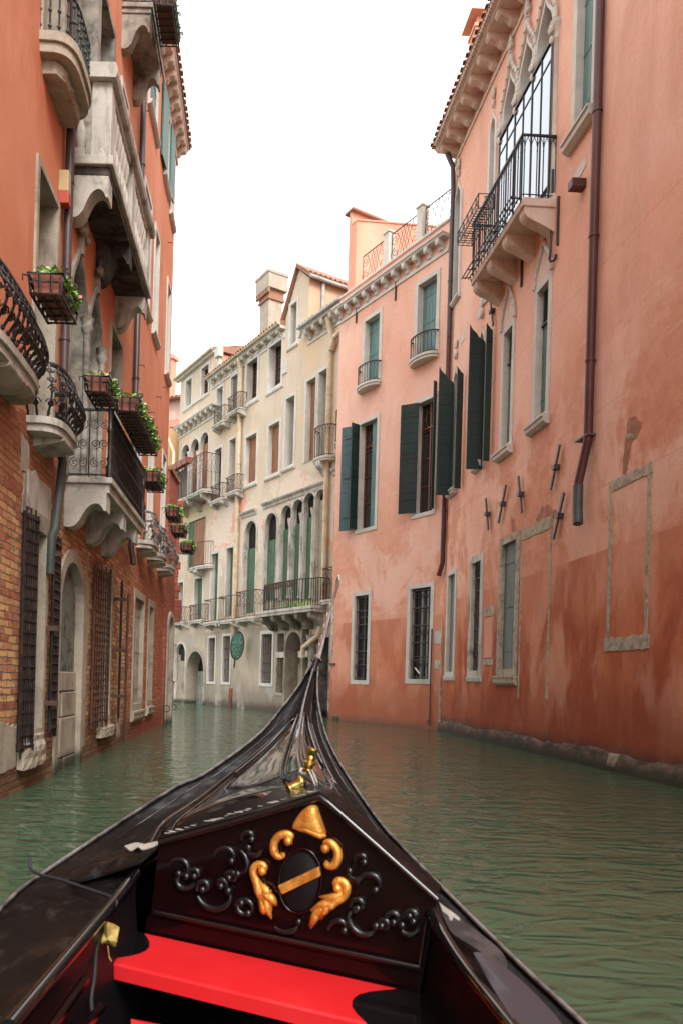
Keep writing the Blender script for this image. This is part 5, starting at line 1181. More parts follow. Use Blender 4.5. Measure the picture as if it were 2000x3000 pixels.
# gable slopes of the dormer
m = MB(F3); c = gu0+(gu1-gu0)*.55
for pa, pb in (((gu0-.2, gz-1.05), (c, gp+.06)), ((c, gp+.06), (gu1+.2, gz-.05))):
    m.add([(pa[0], .15, pa[1]), (pb[0], .15, pb[1]), (pb[0], -7.9, pb[1]), (pa[0], -7.9, pa[1]), (pa[0], .15, pa[1]+.12), (pb[0], .15, pb[1]+.12), (pb[0], -7.9, pb[1]+.12), (pa[0], -7.9, pa[1]+.12)], [(0, 1, 2, 3), (4, 5, 6, 7), (0, 1, 5, 4), (1, 2, 6, 5), (2, 3, 7, 6), (3, 0, 4, 7)])
m.build('gable_roof', 'tile', rY3)
m = MB(F3); m.box(gu1-.04, gu1+.012, -7.9, -.02, zc4-.2, gz); m.build('side_wall', 'peach', rY3)
m = MB(F3); m.tube([(gu1+.22, .1, gz-.03), (gu1+.22, -7.9, gz-.03)], .07, 8); m.build('gutter', 'pipe_grey', rY3, smooth=40)
m = MB(F3); m.tube([(gu1+.10, -.6, gz-.1), (gu1+.10, -.6, zc4+.6), (gu1+.10, -.3, zc4+.4), (gu1-.15, .2, zc4+.3), (gu1-.2, .25, zc4-.1)], .07, 8); m.build('drainpipe', 'pipe_grey', rY3, smooth=40)
m = MB(F3)
for i in range(34): n_ = .1-i*.235; m.grid([[(gu1+.24-(gu1+.24-c)*t, n_+.07*math.cos(a), gz+.09+(gp+.18-gz-.09)*t+.06*math.sin(a)) for a in [math.pi*k/5 for k in range(6)]] for t in (0, .5, 1)])
m.build('roof_tiles', 'tile', rY3, recalc=False)
m = MB(F2); a0 = F2.px(ZD(905, 620), -1.0); zt_ = F2.px(ZD(905, 330), -1.0)[1]; zm_ = F2.px(ZD(905, 490), -1.0)[1]
m.box(a0[0]-.40, a0[0]+.40, -1.3, -.6, zc2, zm_-.1); ch = m.build('chimney', 'chimney', rY2)
m = MB(F2); m.box(a0[0]-.58, a0[0]+.58, -1.45, -.45, zm_+.35, zt_+.02); m.box(a0[0]-.61, a0[0]+.61, -1.48, -.42, zt_+.021, zt_+.14); m.build('chimney_head', 'chimney', ch)
m = MB(F2); m.box(a0[0]-.47, a0[0]+.47, -1.37, -.53, zm_-.099, zm_+.0); m.box(a0[0]-.44, a0[0]+.44, -1.34, -.56, zm_+.001, zm_+.349)
for i in range(9): u = a0[0]-.52+i*.13; m.box(u-.035, u+.035, -.56, -.45, zm_+.12, zm_+.349)
m.build('chimney_collar', 'tile', ch)
# drain pipes
def ypipe(F, root, pts, n=.14, **k): return pipe(F, root, [(*(lambda q: (q[0], n, q[1]))(F.px(p, n)),) for p in pts], **k)
pt = F2.px(ZD(662, 1300), .14)[0]
pipe(F2, rY2, [(pt, .3, zc2-.05), (pt, .14, zc2-.5), (pt, .14, F2.px(ZE(612, 1320), .14)[1])], .10, 'pipe_cream')
pt = F3.px(ZE(1318, 300), .14)[0]; zl = F3.px(ZE(1290, 1220), .14)[1]
pipe(F3, rY3, [(pt, .3, zc4-.1), (pt, .14, zc4-.6), (pt, .14, zl), (pt-.2, .2, zl-.6), (pt-1.0, .3, zl-1.0), (pt-1.05, .3, zl-1.4)], .10, 'pipe_cream')
a0 = F3.px(ZD(1540, 505), .2); b0 = F3.px(ZD(1360, 810), .16)
pipe(F3, rY3, [(a0[0]+.02, .3, a0[1]), (a0[0]-.05, .2, a0[1]-.5), (b0[0]+.2, .17, b0[1]+.2), (b0[0], .16, b0[1]-.2)], .11, 'pipe_cream', clamps=False)
# exposed brick strip at the water and traffic mirror
m = MB(F2); a0 = F2.px(ZE(602, 1740)); m.box(a0[0]-.22, a0[0]+.05, -.02, .05, -.5, a0[1]); m.build('brick_strip', 'brick', rY2)
a0 = F2.px(ZE(643, 1415), .55); c = F2.tf(a0[0], .55, a0[1])
t = thing('traffic_mirror', c, 'round convex traffic mirror with a painted green reflection, hung by the cream drainpipe', 'mirror')
ww = World3(); 
nrm = Vector((.80, -.60, -.10)).normalized(); xx = nrm.cross(Vector((0, 0, 1))).normalized(); yy = xx.cross(nrm)
m = MB(); rows = []
RR, HH = .44, .60
for i in range(7):
    r_ = i/6; rows.append([tuple(c+xx*RR*r_*math.cos(a)+yy*HH*r_*math.sin(a)+nrm*.10*(1-r_*r_)) for a in [2*math.pi*k/24 for k in range(25)]])
m.grid(rows); m.build('mirror_face', 'mirror', t, smooth=60)
m = MB(); m.tube([tuple(c+xx*(RR+.01)*math.cos(a)+yy*(HH+.01)*math.sin(a)) for a in [2*math.pi*k/24 for k in range(24)]], .03, 6, closed=True)
rows = [[tuple(c+xx*RR*r_*math.cos(a)+yy*HH*r_*math.sin(a)-nrm*.04) for a in [2*math.pi*k/24 for k in range(25)]] for r_ in (.01, 1)]; m.grid(rows)
m.build('rim', 'iron_green', t, smooth=60)
m = MB(); w0 = F2.tf(a0[0]+.35, 0, a0[1]-1.1); m.tube([tuple(c-nrm*.05-yy*HH), tuple(c-nrm*.06-yy*(HH+.38))], .035, 6); m.build('arm', 'iron', t)
# planter and privacy panel on the far left balcony of the cream house
a0 = F1.px(ZE(140, 330), .8); b0 = F1.px(ZE(415, 330), .6)
z = a0[1]; u0, u1 = a0[0]-.1, b0[0]
fb = balcony(F1, rY1, u0, u1, .85, z, .16, 1.75, 'rect', 'crossbars', .2, 3, .5, 'scroll', 'stone', 'iron_rust', label='deep iron balcony below the three small arches, grey wood screen at its left end')
um = F1.px(ZE(245, 330), .85)[0]
m = MB(F1); planks(m, u0+.1, um, z+.1, z+1.45, .78, .80, .3); m.build('screen_panel', 'old_grey', fb)
m = MB(F1); m.box(u0+.0, um+.7, .80, 1.15, z+1.52, z+1.80); tb = m
tp = thing('planter', F1.tf((u0+um)/2, .95, z+1.5), 'empty reddish plastic planter on top of the grey screened balcony, cream house', 'planter')
m = MB(F1)
for k in range(2):
    a, b = u0+.0+k*((um+.7-u0)/2), u0+(k+1)*((um+.7-u0)/2)-.04
    m.add([(a+.03, .85, z+1.52), (b-.03, .85, z+1.52), (b-.03, 1.1, z+1.52), (a+.03, 1.1, z+1.52), (a, .8, z+1.80), (b, .8, z+1.80), (b, 1.15, z+1.80), (a, 1.15, z+1.80)], [(0, 1, 2, 3), (4, 5, 6, 7), (0, 1, 5, 4), (1, 2, 6, 5), (2, 3, 7, 6), (3, 0, 4, 7)])
m.build('trough', 'terracotta', tp)
m = MB(F1)
for u in (u0+.05, um, um+.6): m.tube([(u, .85, z+1.5), (u, 1.12, z+1.5), (u, 1.15, z+1.75)], .015, 4)
m.build('rack', 'iron', tp)
# ---- sliver of ochre house farther left, and the faded pink house with its chimney behind
ZF0 = Frame(Ya+du_*3.0+Vector((-.3, -.2)), Ya+Vector((-.3, -.2))); rY0 = thing('ochre_house', (*(Ya+du_*1.2), 0), 'sliver of ochre house between the orange palace and the cream houses', 'building')
Z0_ = lambda p: ZF0.px(p)
r = rect(ZF0, ZE(105, 1410), ZE(122, 1680)); win(ZF0, rY0, *r, fw=.05, fill='dim', depth=.15, stone='stone')
wall(ZF0, rY0, 0, ZF0.len+.4, -1.5, ZF0.px((508, 1240))[1], 'gold_wall', 3)
cornice(ZF0, rY0, 0, ZF0.len+.4, ZF0.px((508, 1235))[1]+.1, .4, .6, .25, .15, 'stone_clean')
pp_ = ZF0.px((510, 1330), .12); p2_ = ZF0.px((507, 1880), .12)
pipe(ZF0, rY0, [(pp_[0]-.4, .35, pp_[1]+1.0), (pp_[0], .12, pp_[1]+.1), (pp_[0], .12, p2_[1]), (pp_[0]+.05, .16, p2_[1]-.2)], .09, 'pipe_cream')
Yp = 50.0
def far(px, py, Y=Yp): return at(px, py, Y)
A_ = far(470, 1500); B_ = far(560, 1500)
PF = Frame((A_.x, Yp), (B_.x, Yp-1)); rP = thing('far_pink_house', (A_.x, Yp, 0), 'faded pink house with a tall narrow chimney showing above the end of the orange palace', 'building')
zt_ = PF.px((510, 1175))[1]; zl_ = PF.px((505, 1235))[1]
wall(PF, rP, 0, PF.len, -1.5, zt_, 'farpink', 4)
tiled_roof(PF, rP, -.2, PF.len, zt_, .5, 4, 2.0, sp=.35)
m = MB(PF); z = zl_; m.add([(0, .05, z), (PF.len, .05, z), (PF.len, 1.6, z-1.1), (0, 1.6, z-1.1), (0, .05, z-.1), (PF.len, .05, z-.1), (PF.len, 1.6, z-1.2), (0, 1.6, z-1.2)], [(0, 1, 2, 3), (4, 5, 6, 7), (2, 3, 7, 6), (1, 2, 6, 5)])
for i in range(6):
    u = .15+i*.33
    m.grid([[(u+.12*math.cos(a), .05+1.6*t, z+.02-1.1*t+.1*math.sin(a)) for a in [math.pi*k/5 for k in range(6)]] for t in (0, .5, 1)])
m.build('lean_to_roof', 'tile', rP, recalc=False)
c = PF.px((503, 1060), -.6); u = c[0]; zc = c[1]
m = MB(PF); m.box(u-.22, u+.22, -.9, -.4, zt_, zc+.1); ch = m.build('chimney', 'salmon_roof', rP)
m = MB(PF); m.box(u-.35, u+.35, -1.0, -.3, zc+.101, zc+.3); m.box(u-.28, u+.28, -.95, -.35, zc+.301, zc+.42); m.build('cap', 'salmon_roof', ch)
# ================================================================== GONDOLA
rootG = thing('gondola', (.1, 3.2, 0), 'black lacquered gondola bow filling the foreground, gilded carved board and red thwart', 'boat')
def curve(tab, n=40):
    """tab: (px, py, Y) -> smooth 3-D polyline resampled by distance from the viewer"""
    P = smooth([at(x, y, Y) for x, y, Y in tab], 8); return P
def at_Y(P, Y):
    for a, b in zip(P, P[1:]):
        if (a.y-Y)*(b.y-Y) <= 0 and abs(b.y-a.y) > 1e-9: return a+(b-a)*((Y-a.y)/(b.y-a.y))
    return P[0]+(P[0]-P[1])*((P[0].y-Y)/max(1e-6, P[1].y-P[0].y)) if Y < P[0].y else P[-1].copy()
GL = curve([(-1060, 3750, 1.15), (-560, 3270, 1.45), (0, 2656, 2.25), (126, 2553, 2.6), (344, 2409, 3.05), (517, 2300, 3.5), (600, 2263, 3.75), (753, 2152, 4.3), (830, 2064, 4.7), (875, 2003, 4.95), (912, 1940, 5.15)])
GR = curve([(2500, 3770, 1.0), (1720, 3000, 1.55), (1559, 2851, 1.8), (1387, 2685, 2.15), (1272, 2570, 2.45), (1175, 2472, 2.75), (1100, 2386, 3.1), (1006, 2248, 3.8), (963, 2168, 4.2), (941, 2095, 4.55), (931, 2022, 4.85), (934, 1942, 5.15)])
IL = curve([(11, 3000, 1.41), (396, 2547, 2.42), (471, 2420, 2.6), (600, 2328, 3.3), (768, 2190, 4.1), (837, 2125, 4.4), (862, 2085, 4.55), (900, 1990, 5.0), (918, 1945, 5.14)])
IR = curve([(1513, 3000, 1.47), (1324, 2759, 1.93), (1209, 2564, 2.35), (1140, 2480, 2.62), (1021, 2350, 3.1), (960, 2252, 3.6), (925, 2160, 4.1), (912, 2100, 4.4), (918, 2020, 4.8), (926, 1945, 5.14)])
RG = curve([(938, 2318, 2.42), (929, 2300, 2.6), (885, 2256, 3.2), (875, 2175, 3.9), (891, 2064, 4.5), (918, 1965, 5.05), (922, 1942, 5.15)])
STN = [1.15+4.0*i/56 for i in range(57)]
def thick(P, n):   # bevelled rim following a curve
    return P
# outer skin
m = MB(); rows = []
for Y in STN:
    a = at_Y(GL, Y); c = (a+at_Y(GR, Y))/2; k = max(0, (Y-3.2)/2.0)
    rows.append([a, a+Vector((.02+.12*0, 0, -.10)), Vector((a.x+(c.x-a.x)*(.25+.3*k), Y-.1*k, max(-.1, a.z*.45-.05))), Vector((a.x+(c.x-a.x)*(.6+.3*k), Y-.25*k, -.35))])
m.grid(rows); rows = []
for Y in STN:
    a = at_Y(GR, Y); c = (a+at_Y(GL, Y))/2; k = max(0, (Y-3.2)/2.0)
    rows.append([a, a+Vector((-.02, 0, -.10)), Vector((a.x+(c.x-a.x)*(.25+.3*k), Y-.1*k, max(-.1, a.z*.45-.05))), Vector((a.x+(c.x-a.x)*(.6+.3*k), Y-.25*k, -.35))])
m.grid(rows); m.build('hull', 'lacquer', rootG, smooth=50, recalc=False)
# bulwark planks between the rim and the inner line
def band(P, Q, Ys, dz0=0, dz1=0, mid=0, n=6):
    rows = []
    for Y in Ys:
        a, b = at_Y(P, Y), at_Y(Q, Y); rows.append([a.lerp(b, t)+Vector((0, 0, dz0*(1-t)+dz1*t+mid*4*t*(1-t))) for t in [i/n for i in range(n+1)]])
    return rows
SL_ = [y for y in STN if y >= 1.4]
m = MB(); m.grid(band(GL, IL, SL_, -.012, -.03, -.015)); m.build('side_deck', 'dusty', rootG, smooth=60, recalc=False)
m = MB(); m.grid(band(GR, IR, SL_, -.012, -.03, -.015)); m.build('side_deck', 'dusty', rootG, smooth=60, recalc=False)
for P, s_ in ((GL, 1), (GR, -1)):
    m = MB(); m.tube([at_Y(P, Y)+Vector((s_*.004, 0, -.004)) for Y in STN]+[P[-1]], .007, 8); m.build('rim', 'edge', rootG, smooth=60)
    m = MB(); m.tube([at_Y(P, Y).lerp(at_Y(IL if s_ > 0 else IR, Y), .42)+Vector((0, 0, -.014)) for Y in STN if 2.7 < Y < 4.6], .003, 6); m.build('deck_bead', 'gloss', rootG, smooth=60)
# inner coaming (vertical inside board along the well)
for P, s_ in ((IL, 1), (IR, -1)):
    m = MB(); Ys = [y for y in STN if 1.4 <= y <= (2.48 if s_ > 0 else 2.2)]
    pp2 = [at_Y(P, Y) for Y in Ys]
    m.tube([p+Vector((0, 0, -.02)) for p in pp2], .018, 8)
    m.build('coaming_rail', 'gloss', rootG, smooth=60)
    m = MB(); m.grid([[p+Vector((s_*.004, 0, -.03)), p+Vector((s_*.0, 0, -.10)), p+Vector((s_*.03, 0, -.45))] for p in pp2]); m.build('inner_side', 'matte', rootG, recalc=False)
m = MB(); m.add([(-.72, .6, .1), (.72, .6, .1), (.6, 3.2, .12), (-.6, 3.2, .12)], [(0, 1, 2, 3)]); m.build('floor', 'lacquer', rootG, recalc=False)
# fore deck: two glossy slopes from the ridge
DK = [y for y in [2.45+2.7*i/40 for i in range(41)]]
def slope(Q, Y, t, bulge):
    a, b = at_Y(RG, Y), at_Y(Q, Y); k = max(0, min(1, (4.6-Y)/1.2))
    return a.lerp(b, t)+Vector((0, 0, bulge*k*4*t*(1-t)-.02*t))
for Q in (IL, IR):
    m = MB(); m.grid([[slope(Q, Y, i/10, .035) for i in range(11)] for Y in DK if Y < 4.36]); m.build('fore_deck', 'gloss', rootG, smooth=70, recalc=False)
    m = MB(); m.grid([[slope(Q, Y, i/10, .035) for i in range(11)] for Y in DK if Y > 4.33]); m.build('prow_deck', 'matte', rootG, smooth=70, recalc=False)
m = MB(); m.tube([at_Y(RG, Y)+Vector((0, 0, .008)) for Y in DK], [.012*max(.3, min(1, (5.2-Y)/1.6)) for Y in DK], 6, flat=.9)
m.build('ridge_bead', 'gloss', rootG, smooth=60)
m = MB()
for i, Y in enumerate([2.95+2.15*k/70 for k in range(71)]): m.blob(at_Y(RG, Y)+Vector((-.008, 0, .012*max(.3, min(1, (5.2-Y)/1.6)))), .004)
m.build('rope_moulding', 'steel', rootG, smooth=60)
for Q in (IL, IR):
    m = MB(); m.tube([at_Y(Q, Y)+Vector((0, 0, -.002)) for Y in DK], [.010*max(.05, min(1, (4.75-Y)/1.3)) for Y in DK], 6); m.tube([slope(Q, Y, .90, .035)+Vector((0, 0, .002)) for Y in DK], [.005*max(.05, min(1, (4.75-Y)/1.3)) for Y in DK], 6)
    m.build('deck_moulding', 'gloss', rootG, smooth=60)
# lens-shaped raised moulding on each deck slope
for Q, s_ in ((IL, 1), (IR, -1)):
    m = MB(); pts = []
    for k in range(15): Y = 2.75+1.6*k/14; pts.append(slope(Q, Y, .20+.0*k, .035)+Vector((0, 0, .012)))
    for k in range(14, 6, -1): Y = 2.75+1.6*k/14; pts.append(slope(Q, Y, .86-.3*(k-6)/8*(k/14), .035)+Vector((0, 0, .012)))
    m.tube(pts, .008, 6); m.tube([p+Vector((s_*.018, 0, -.004)) for p in pts[:15]], .004, 6); m.build('lens_moulding', 'gloss', rootG, smooth=60)
# carved board
BF = Frame((-.33, 2.44), (.53, 2.13))
B_ = lambda p, n=0.0: BF.px(p, n)
def bp(x, y, n=0.0): u, z = B_(ZK(x, y), n); return (u, n, z)
TLk, PKk, TRk = (118, 1072), (935, 838), (1532, 1368)
outl = [(95, 1440), (1445, 1722), (1452, 1760), (1532, 1368), (960, 862), (935, 838), (900, 848), (118, 1072)]
poly = [B_(ZK(*p)) for p in ((60, 1560), (1440, 1860), (1532, 1368), (975, 868), (935, 840), (895, 850), (118, 1072))]
m = MB(BF); m.prism(poly, -.03, 0); cb = m.build('carved_board', 'oxblood', rootG)
m = MB(BF)
m.tube([bp(*p, .008) for p in ((118, 1078), (500, 975), (895, 858), (935, 846), (975, 872), (1250, 1115), (1532, 1368))], .011, 8)
m.build('top_bead', 'gloss', cb, smooth=60)
m = MB(BF); m.tube([bp(*p, .012) for p in ((95, 1432), (760, 1573), (1440, 1716))], .009, 8); m.tube([bp(*p, .006) for p in ((1475, 1480), (1440, 1716))], .006, 6); m.build('bottom_bead', 'gloss', cb, smooth=60)
m = MB(BF); q0 = [B_(ZK(*p)) for p in ((60, 1450), (1430, 1745), (1440, 1875), (40, 1570))]; m.prism(q0, -.02, .004); m.build('lower_board', 'oxblood', cb)
# black scrolls: circles and arcs in relief
def kscroll(cx, cy, r, a0, turns, d, rr=.011, mat='gloss', n=22, r1=.35, mb=None):
    pts = []; rad = []
    for i in range(n+1):
        t = i/n; a = R(a0)+d*2*math.pi*turns*t; q = r*(1-(1-r1)*t); pts.append(bp(cx+q*math.cos(a), cy+q*math.sin(a), .008)); rad.append(rr*(.55+.45*math.sin(math.pi*min(1, t*1.15+.05))))
    (mb or m).tube(pts, rad, 8)
    if mb is not None: mb.blob(bp(cx+r*r1*math.cos(R(a0)+d*2*math.pi*turns), cy+r*r1*math.sin(R(a0)+d*2*math.pi*turns), .012), rr*1.3)
def carve(name, L_, mat='lacquer', rr=.011):
    for c in L_: m = MB(BF); kscroll(*c[:6], rr=c[6] if len(c) > 6 else rr, mb=m); m.build(name, mat, cb, smooth=70)
carve('carved_scroll', [(225, 1215, 62, 200, .75, 1), (245, 1265, 55, 20, .8, 1), (300, 1240, 30, 180, .8, 1), (345, 1305, 38, 150, .9, 1), (465, 1160, 72, 190, .55, 1), (485, 1255, 32, 200, .9, 1), (430, 1330, 118, 170, -.50, 1, .012), (577, 1055, 42, 170, .6, 1), (590, 1105, 50, 10, .5, 1), (560, 1420, 62, 200, .6, 1), (545, 1400, 45, 60, .5, 1), (500, 1210, 95, -70, .35, 1), (435, 1290, 30, 30, .8, -1), (800, 1455, 110, 150, -.30, 1, .010)])
carve('carved_scroll', [(1150, 1170, 38, 180, .6, 1), (1105, 1225, 55, 10, .5, 1), (1200, 1300, 78, 190, .6, 1), (1130, 1400, 42, 170, .8, 1), (1190, 1480, 110, 200, -.45, 1, .012), (1260, 1500, 34, 200, .9, 1), (1310, 1470, 45, 160, .8, 1), (1405, 1465, 50, 180, .7, 1), (1375, 1500, 62, 20, .45, 1), (1040, 1520, 62, 180, .55, 1), (1140, 1440, 90, 110, .3, 1), (1400, 1450, 28, 90, .8, -1)])
# oval shield
m = MB(BF); m.tube([bp(835+108*math.cos(a)-.20*160*math.sin(a)*.3, 1275+165*math.sin(a), .006) for a in [2*math.pi*i/32 for i in range(32)]], .0055, 8, closed=True)
sh = m.build('shield_rim', 'oxblood', cb, smooth=70)
m = MB(BF); n_ = 24; rows = []
for r_ in (1, .7, .4, .02): rows.append([bp(835+100*r_*math.cos(a), 1275+155*r_*math.sin(a), .014*(1-r_*r_)+.002) for a in [2*math.pi*i/n_ for i in range(n_+1)]])
m.grid(rows); m.build('shield', 'matte', cb, smooth=60, recalc=False)
m = MB(BF); q = [B_(ZK(*p), .02) for p in ((722, 1298), (930, 1200), (938, 1250), (742, 1343))]; m.prism(q, .004, .022); m.build('gold_band', 'gold', cb, bevel=.003)
# gilded hat
def relief(name, outline_px, depth=.03, mat='gold', parent=None, bev=.010):
    out = smooth([bp(x, y, 0) for x, y in outline_px+[outline_px[0]]], 5)[:-1]; c = sum(out, Vector())/len(out)
    m = MB(BF); rows = []
    for s, nn in ((1, .001), (.97, depth*.5), (.85, depth*.85), (.6, depth), (.3, depth*1.05), (.01, depth*1.05)):
        rows.append([tuple(Vector((c.x+(p.x-c.x)*s, nn, c.z+(p.z-c.z)*s))) for p in out+[out[0]]])
    m.grid(rows); return m.build(name, mat, parent or cb, smooth=60, recalc=False)
relief('gilded_cap', [(800, 985), (815, 955), (845, 915), (880, 888), (905, 882), (925, 893), (935, 925), (950, 970), (968, 1020), (965, 1045), (940, 1048), (900, 1030), (865, 1015), (830, 1008), (803, 1003)], .03)
m = MB(BF); m.tube([bp(*p, .02) for p in ((802, 993), (835, 1005), (870, 1012), (905, 1027), (940, 1045), (966, 1040))], [.006, .010, .011, .011, .010, .006], 8); m.build('cap_brim', 'gold', cb, smooth=70)
def gold_scroll(name, pts, rad, ball=None, leaves=()):
    P = smooth([bp(x, y, .014) for x, y in pts], 6); N = len(P)
    rr = []
    for i in range(N):
        t = i/(N-1)*(len(rad)-1); k = min(int(t), len(rad)-2); rr.append(rad[k]+(rad[k+1]-rad[k])*(t-k))
    m = MB(BF); m.tube(P, rr, 10)
    if ball: m.blob(bp(*ball[:2], .02), ball[2])
    for a, b, c in leaves: m.tube(smooth([bp(*a, .014), bp(*b, .024), bp(*c, .010)], 4), [.006]+[.014]*4+[.012]*3+[.004], 7) if False else m.tube(smooth([bp(*a, .016), bp(*b, .022), bp(*c, .010)], 4), [.012, .013, .014, .014, .013, .011, .009, .006, .003], 7)
    return m.build(name, 'gold', cb, smooth=70)
gold_scroll('gilded_scroll', [(780, 1065), (790, 1042), (765, 1035), (728, 1045), (703, 1080), (703, 1120), (722, 1148), (745, 1148), (748, 1130)], [.006, .010, .013, .013, .013, .014, .011, .008, .008], (775, 1070, .016))
gold_scroll('gilded_scroll', [(963, 1100), (965, 1078), (990, 1080), (1020, 1110), (1027, 1150), (1010, 1190), (985, 1200), (968, 1190), (975, 1175)], [.006, .010, .013, .013, .014, .014, .011, .008, .008], (963, 1108, .016))
gold_scroll('gilded_leaf_scroll', [(640, 1228), (655, 1205), (640, 1190), (610, 1195), (597, 1225), (610, 1270), (635, 1320), (665, 1380), (678, 1430)], [.008, .011, .012, .012, .013, .014, .018, .019, .010], (643, 1222, .016),
            [((610, 1260), (625, 1330), (645, 1400)), ((640, 1310), (675, 1360), (712, 1400)), ((640, 1300), (670, 1330), (688, 1320)), ((650, 1340), (668, 1410), (688, 1465)), ((640, 1350), (650, 1420), (648, 1440)), ((655, 1330), (695, 1370), (715, 1400))])
gold_scroll('gilded_leaf_scroll', [(1030, 1310), (1015, 1290), (1030, 1272), (1060, 1280), (1072, 1310), (1055, 1350), (1010, 1375), (955, 1405), (925, 1450)], [.008, .011, .012, .012, .013, .014, .018, .019, .010], (1026, 1312, .016),
            [((1050, 1340), (990, 1360), (935, 1355)), ((1000, 1375), (940, 1400), (890, 1425)), ((980, 1385), (920, 1440), (882, 1500)), ((1000, 1380), (955, 1430), (940, 1470)), ((1020, 1370), (985, 1405), (965, 1400)), ((930, 1420), (905, 1470), (888, 1515))])
# cap slab on top of the board
m = MB(); rows = []
def bw(x, y, n): u, z = B_(ZK(x, y), 0); v = BF.tf(u, n, z); return v
top = [(118, 1068), (310, 1016), (500, 966), (700, 912), (895, 848), (935, 836), (975, 862), (1110, 982), (1250, 1104), (1390, 1238), (1532, 1362)]
for x, y in top:
    f = bw(x, y, .012); b_ = bw(x, y, -.10); b_.z += .012; rows.append([f, f+Vector((0, 0, .012)), b_, b_+Vector((0, .0, -.03))])
m.grid(rows); m.build('board_cap', 'dusty', rootG, smooth=50, recalc=False)
# gap filler between cap and deck
m = MB(); rows = []
for x, y in top:
    b_ = bw(x, y, -.10); b_.z += .008; u = (x-118)/(1532-118)
    if x <= 935: t = (935-x)/(935-118); q = slope(IL, 2.62, t, .035)
    else: t = (x-935)/(1532-935); q = slope(IR, 2.5, t, .035)
    rows.append([b_, q+Vector((0, 0, .004))])
m.grid(rows); m.build('deck_strip', 'dusty', rootG, smooth=50, recalc=False)
# red thwart with black rounded ends
def tz(x, y, n=0): return None
m = MB(BF); 
uL, zL = BF.px((423, 2734), .02); uR, zR = BF.px((1165, 2897), .02)
def thw(u, n, e=0): t = (u-uL)/(uR-uL); return (u, n, zL+(zR-zL)*t+e)
arcL = [(uL+.0+.075*math.sin(a), .02+.25*i/8) for i, a in enumerate([math.pi*k/8 for k in range(9)])]
arcR = [(uR-.10*math.sin(a)*1.0, .02+.29*i/8) for i, a in enumerate([math.pi*k/8 for k in range(9)])]
rows = []
for i in range(9):
    a, b = arcL[i], arcR[i]; n = a[1]; rows.append([thw(a[0]+(b[0]-a[0])*t, n) for t in [k/6 for k in range(7)]])
last = rows[-1]; rows.append([(p[0], p[1]+.006, p[2]-.006) for p in last]); rows.append([(p[0], p[1]+.008, p[2]-.045) for p in last]); rows.append([(p[0], .02, p[2]-.05) for p in last])
m.grid(rows); th = m.build('thwart', 'red', rootG, recalc=False); th['label'] = 'bright red thwart below the carved board'
for arc, ue_, nm in ((arcL, uL-.22, 0), (arcR, uR+.30, 1)):
    m = MB(BF); rows = [[thw(p[0], p[1], .001), thw(ue_, p[1], .001)] for p in arc]; m.grid(rows); a = arc[-1]; m.grid([[thw(a[0], a[1], .001), thw(ue_, a[1], .001)], [thw(a[0], a[1]+.004, -.05), thw(ue_, a[1]+.004, -.05)]])
    m.build('thwart_end', 'gloss', rootG, recalc=False)
m = MB(); a, b, c, d = at(385, 2985, 1.9), at(520, 3010, 1.9), at(560, 3060, 1.8), at(385, 3060, 1.8); m.add([a, b, c, d, a-Vector((0, 0, .02)), b-Vector((0, 0, .02)), c-Vector((0, 0, .02)), d-Vector((0, 0, .02))], [(0, 1, 2, 3), (0, 1, 5, 4), (3, 0, 4, 7)]); m.build('lower_seat', 'red', rootG)
for p in ((at(250, 2870, 1.8), at(130, 3040, 1.5)), (at(300, 2950, 1.75), at(200, 3060, 1.5))):
    m = MB(); m.tube([p[0], p[1]], .012, 6); m.build('floor_rib', 'oxblood', rootG)
# blue-grey glossy arm plank on the right, pale worn patches
def plank(name, pts, mat, th=.02):
    P = smooth([at(*p) for p in pts+[pts[0]]], 4)[:-1]; n = len(P); m = MB(); c = sum(P, Vector())/n
    m.add([c+Vector((0, 0, .004))]+P+[p-Vector((0, 0, th)) for p in P], [(0, 1+i, 1+(i+1) % n) for i in range(n)]+[(1+i, 1+(i+1) % n, 1+n+(i+1) % n, 1+n+i) for i in range(n)])
    return m.build(name, mat, rootG, smooth=30, recalc=False)
k = NT('grey_gloss', .38, .25); k.col((.045, .04, .046)); M['grey_gloss'] = k.m
plank('arm_plank', [(1385, 2790, 1.80), (1420, 2795, 1.79), (1500, 2850, 1.73), (1580, 2925, 1.62), (1650, 3010, 1.50), (1640, 3080, 1.40), (1560, 3060, 1.42), (1500, 2985, 1.50), (1440, 2890, 1.66)], 'grey_gloss')
k = NT('worn_grey', .5, .1); k.col(k.mix(k.ramp(k.noise(14, 5), .4, .6), (.030, .026, .026), (.06, .05, .048))); M['worn_grey'] = k.m
plank('corner_plate', [(1282, 2640, 2.18), (1330, 2680, 2.10), (1400, 2730, 2.0), (1470, 2790, 1.9), (1482, 2835, 1.84), (1440, 2810, 1.86), (1380, 2770, 1.92), (1325, 2735, 2.0), (1300, 2690, 2.08)], 'worn_grey', .008)
plank('corner_plate', [(355, 2490, 2.62), (400, 2470, 2.62), (475, 2460, 2.50), (440, 2500, 2.42), (395, 2530, 2.40), (300, 2560, 2.45), (215, 2580, 2.42), (225, 2540, 2.55)], 'dusty', .008)
plank('paint_flake', [(365, 2478, 2.55), (400, 2468, 2.55), (430, 2472, 2.5), (472, 2462, 2.48), (455, 2478, 2.46), (420, 2488, 2.47), (405, 2480, 2.48), (385, 2492, 2.5)], 'paper', .003)
plank('paint_flake', [(1284, 2642, 2.17), (1300, 2655, 2.15), (1335, 2680, 2.10), (1365, 2712, 2.04), (1355, 2718, 2.03), (1335, 2700, 2.06), (1318, 2705, 2.05), (1300, 2680, 2.10)], 'paper', .003)
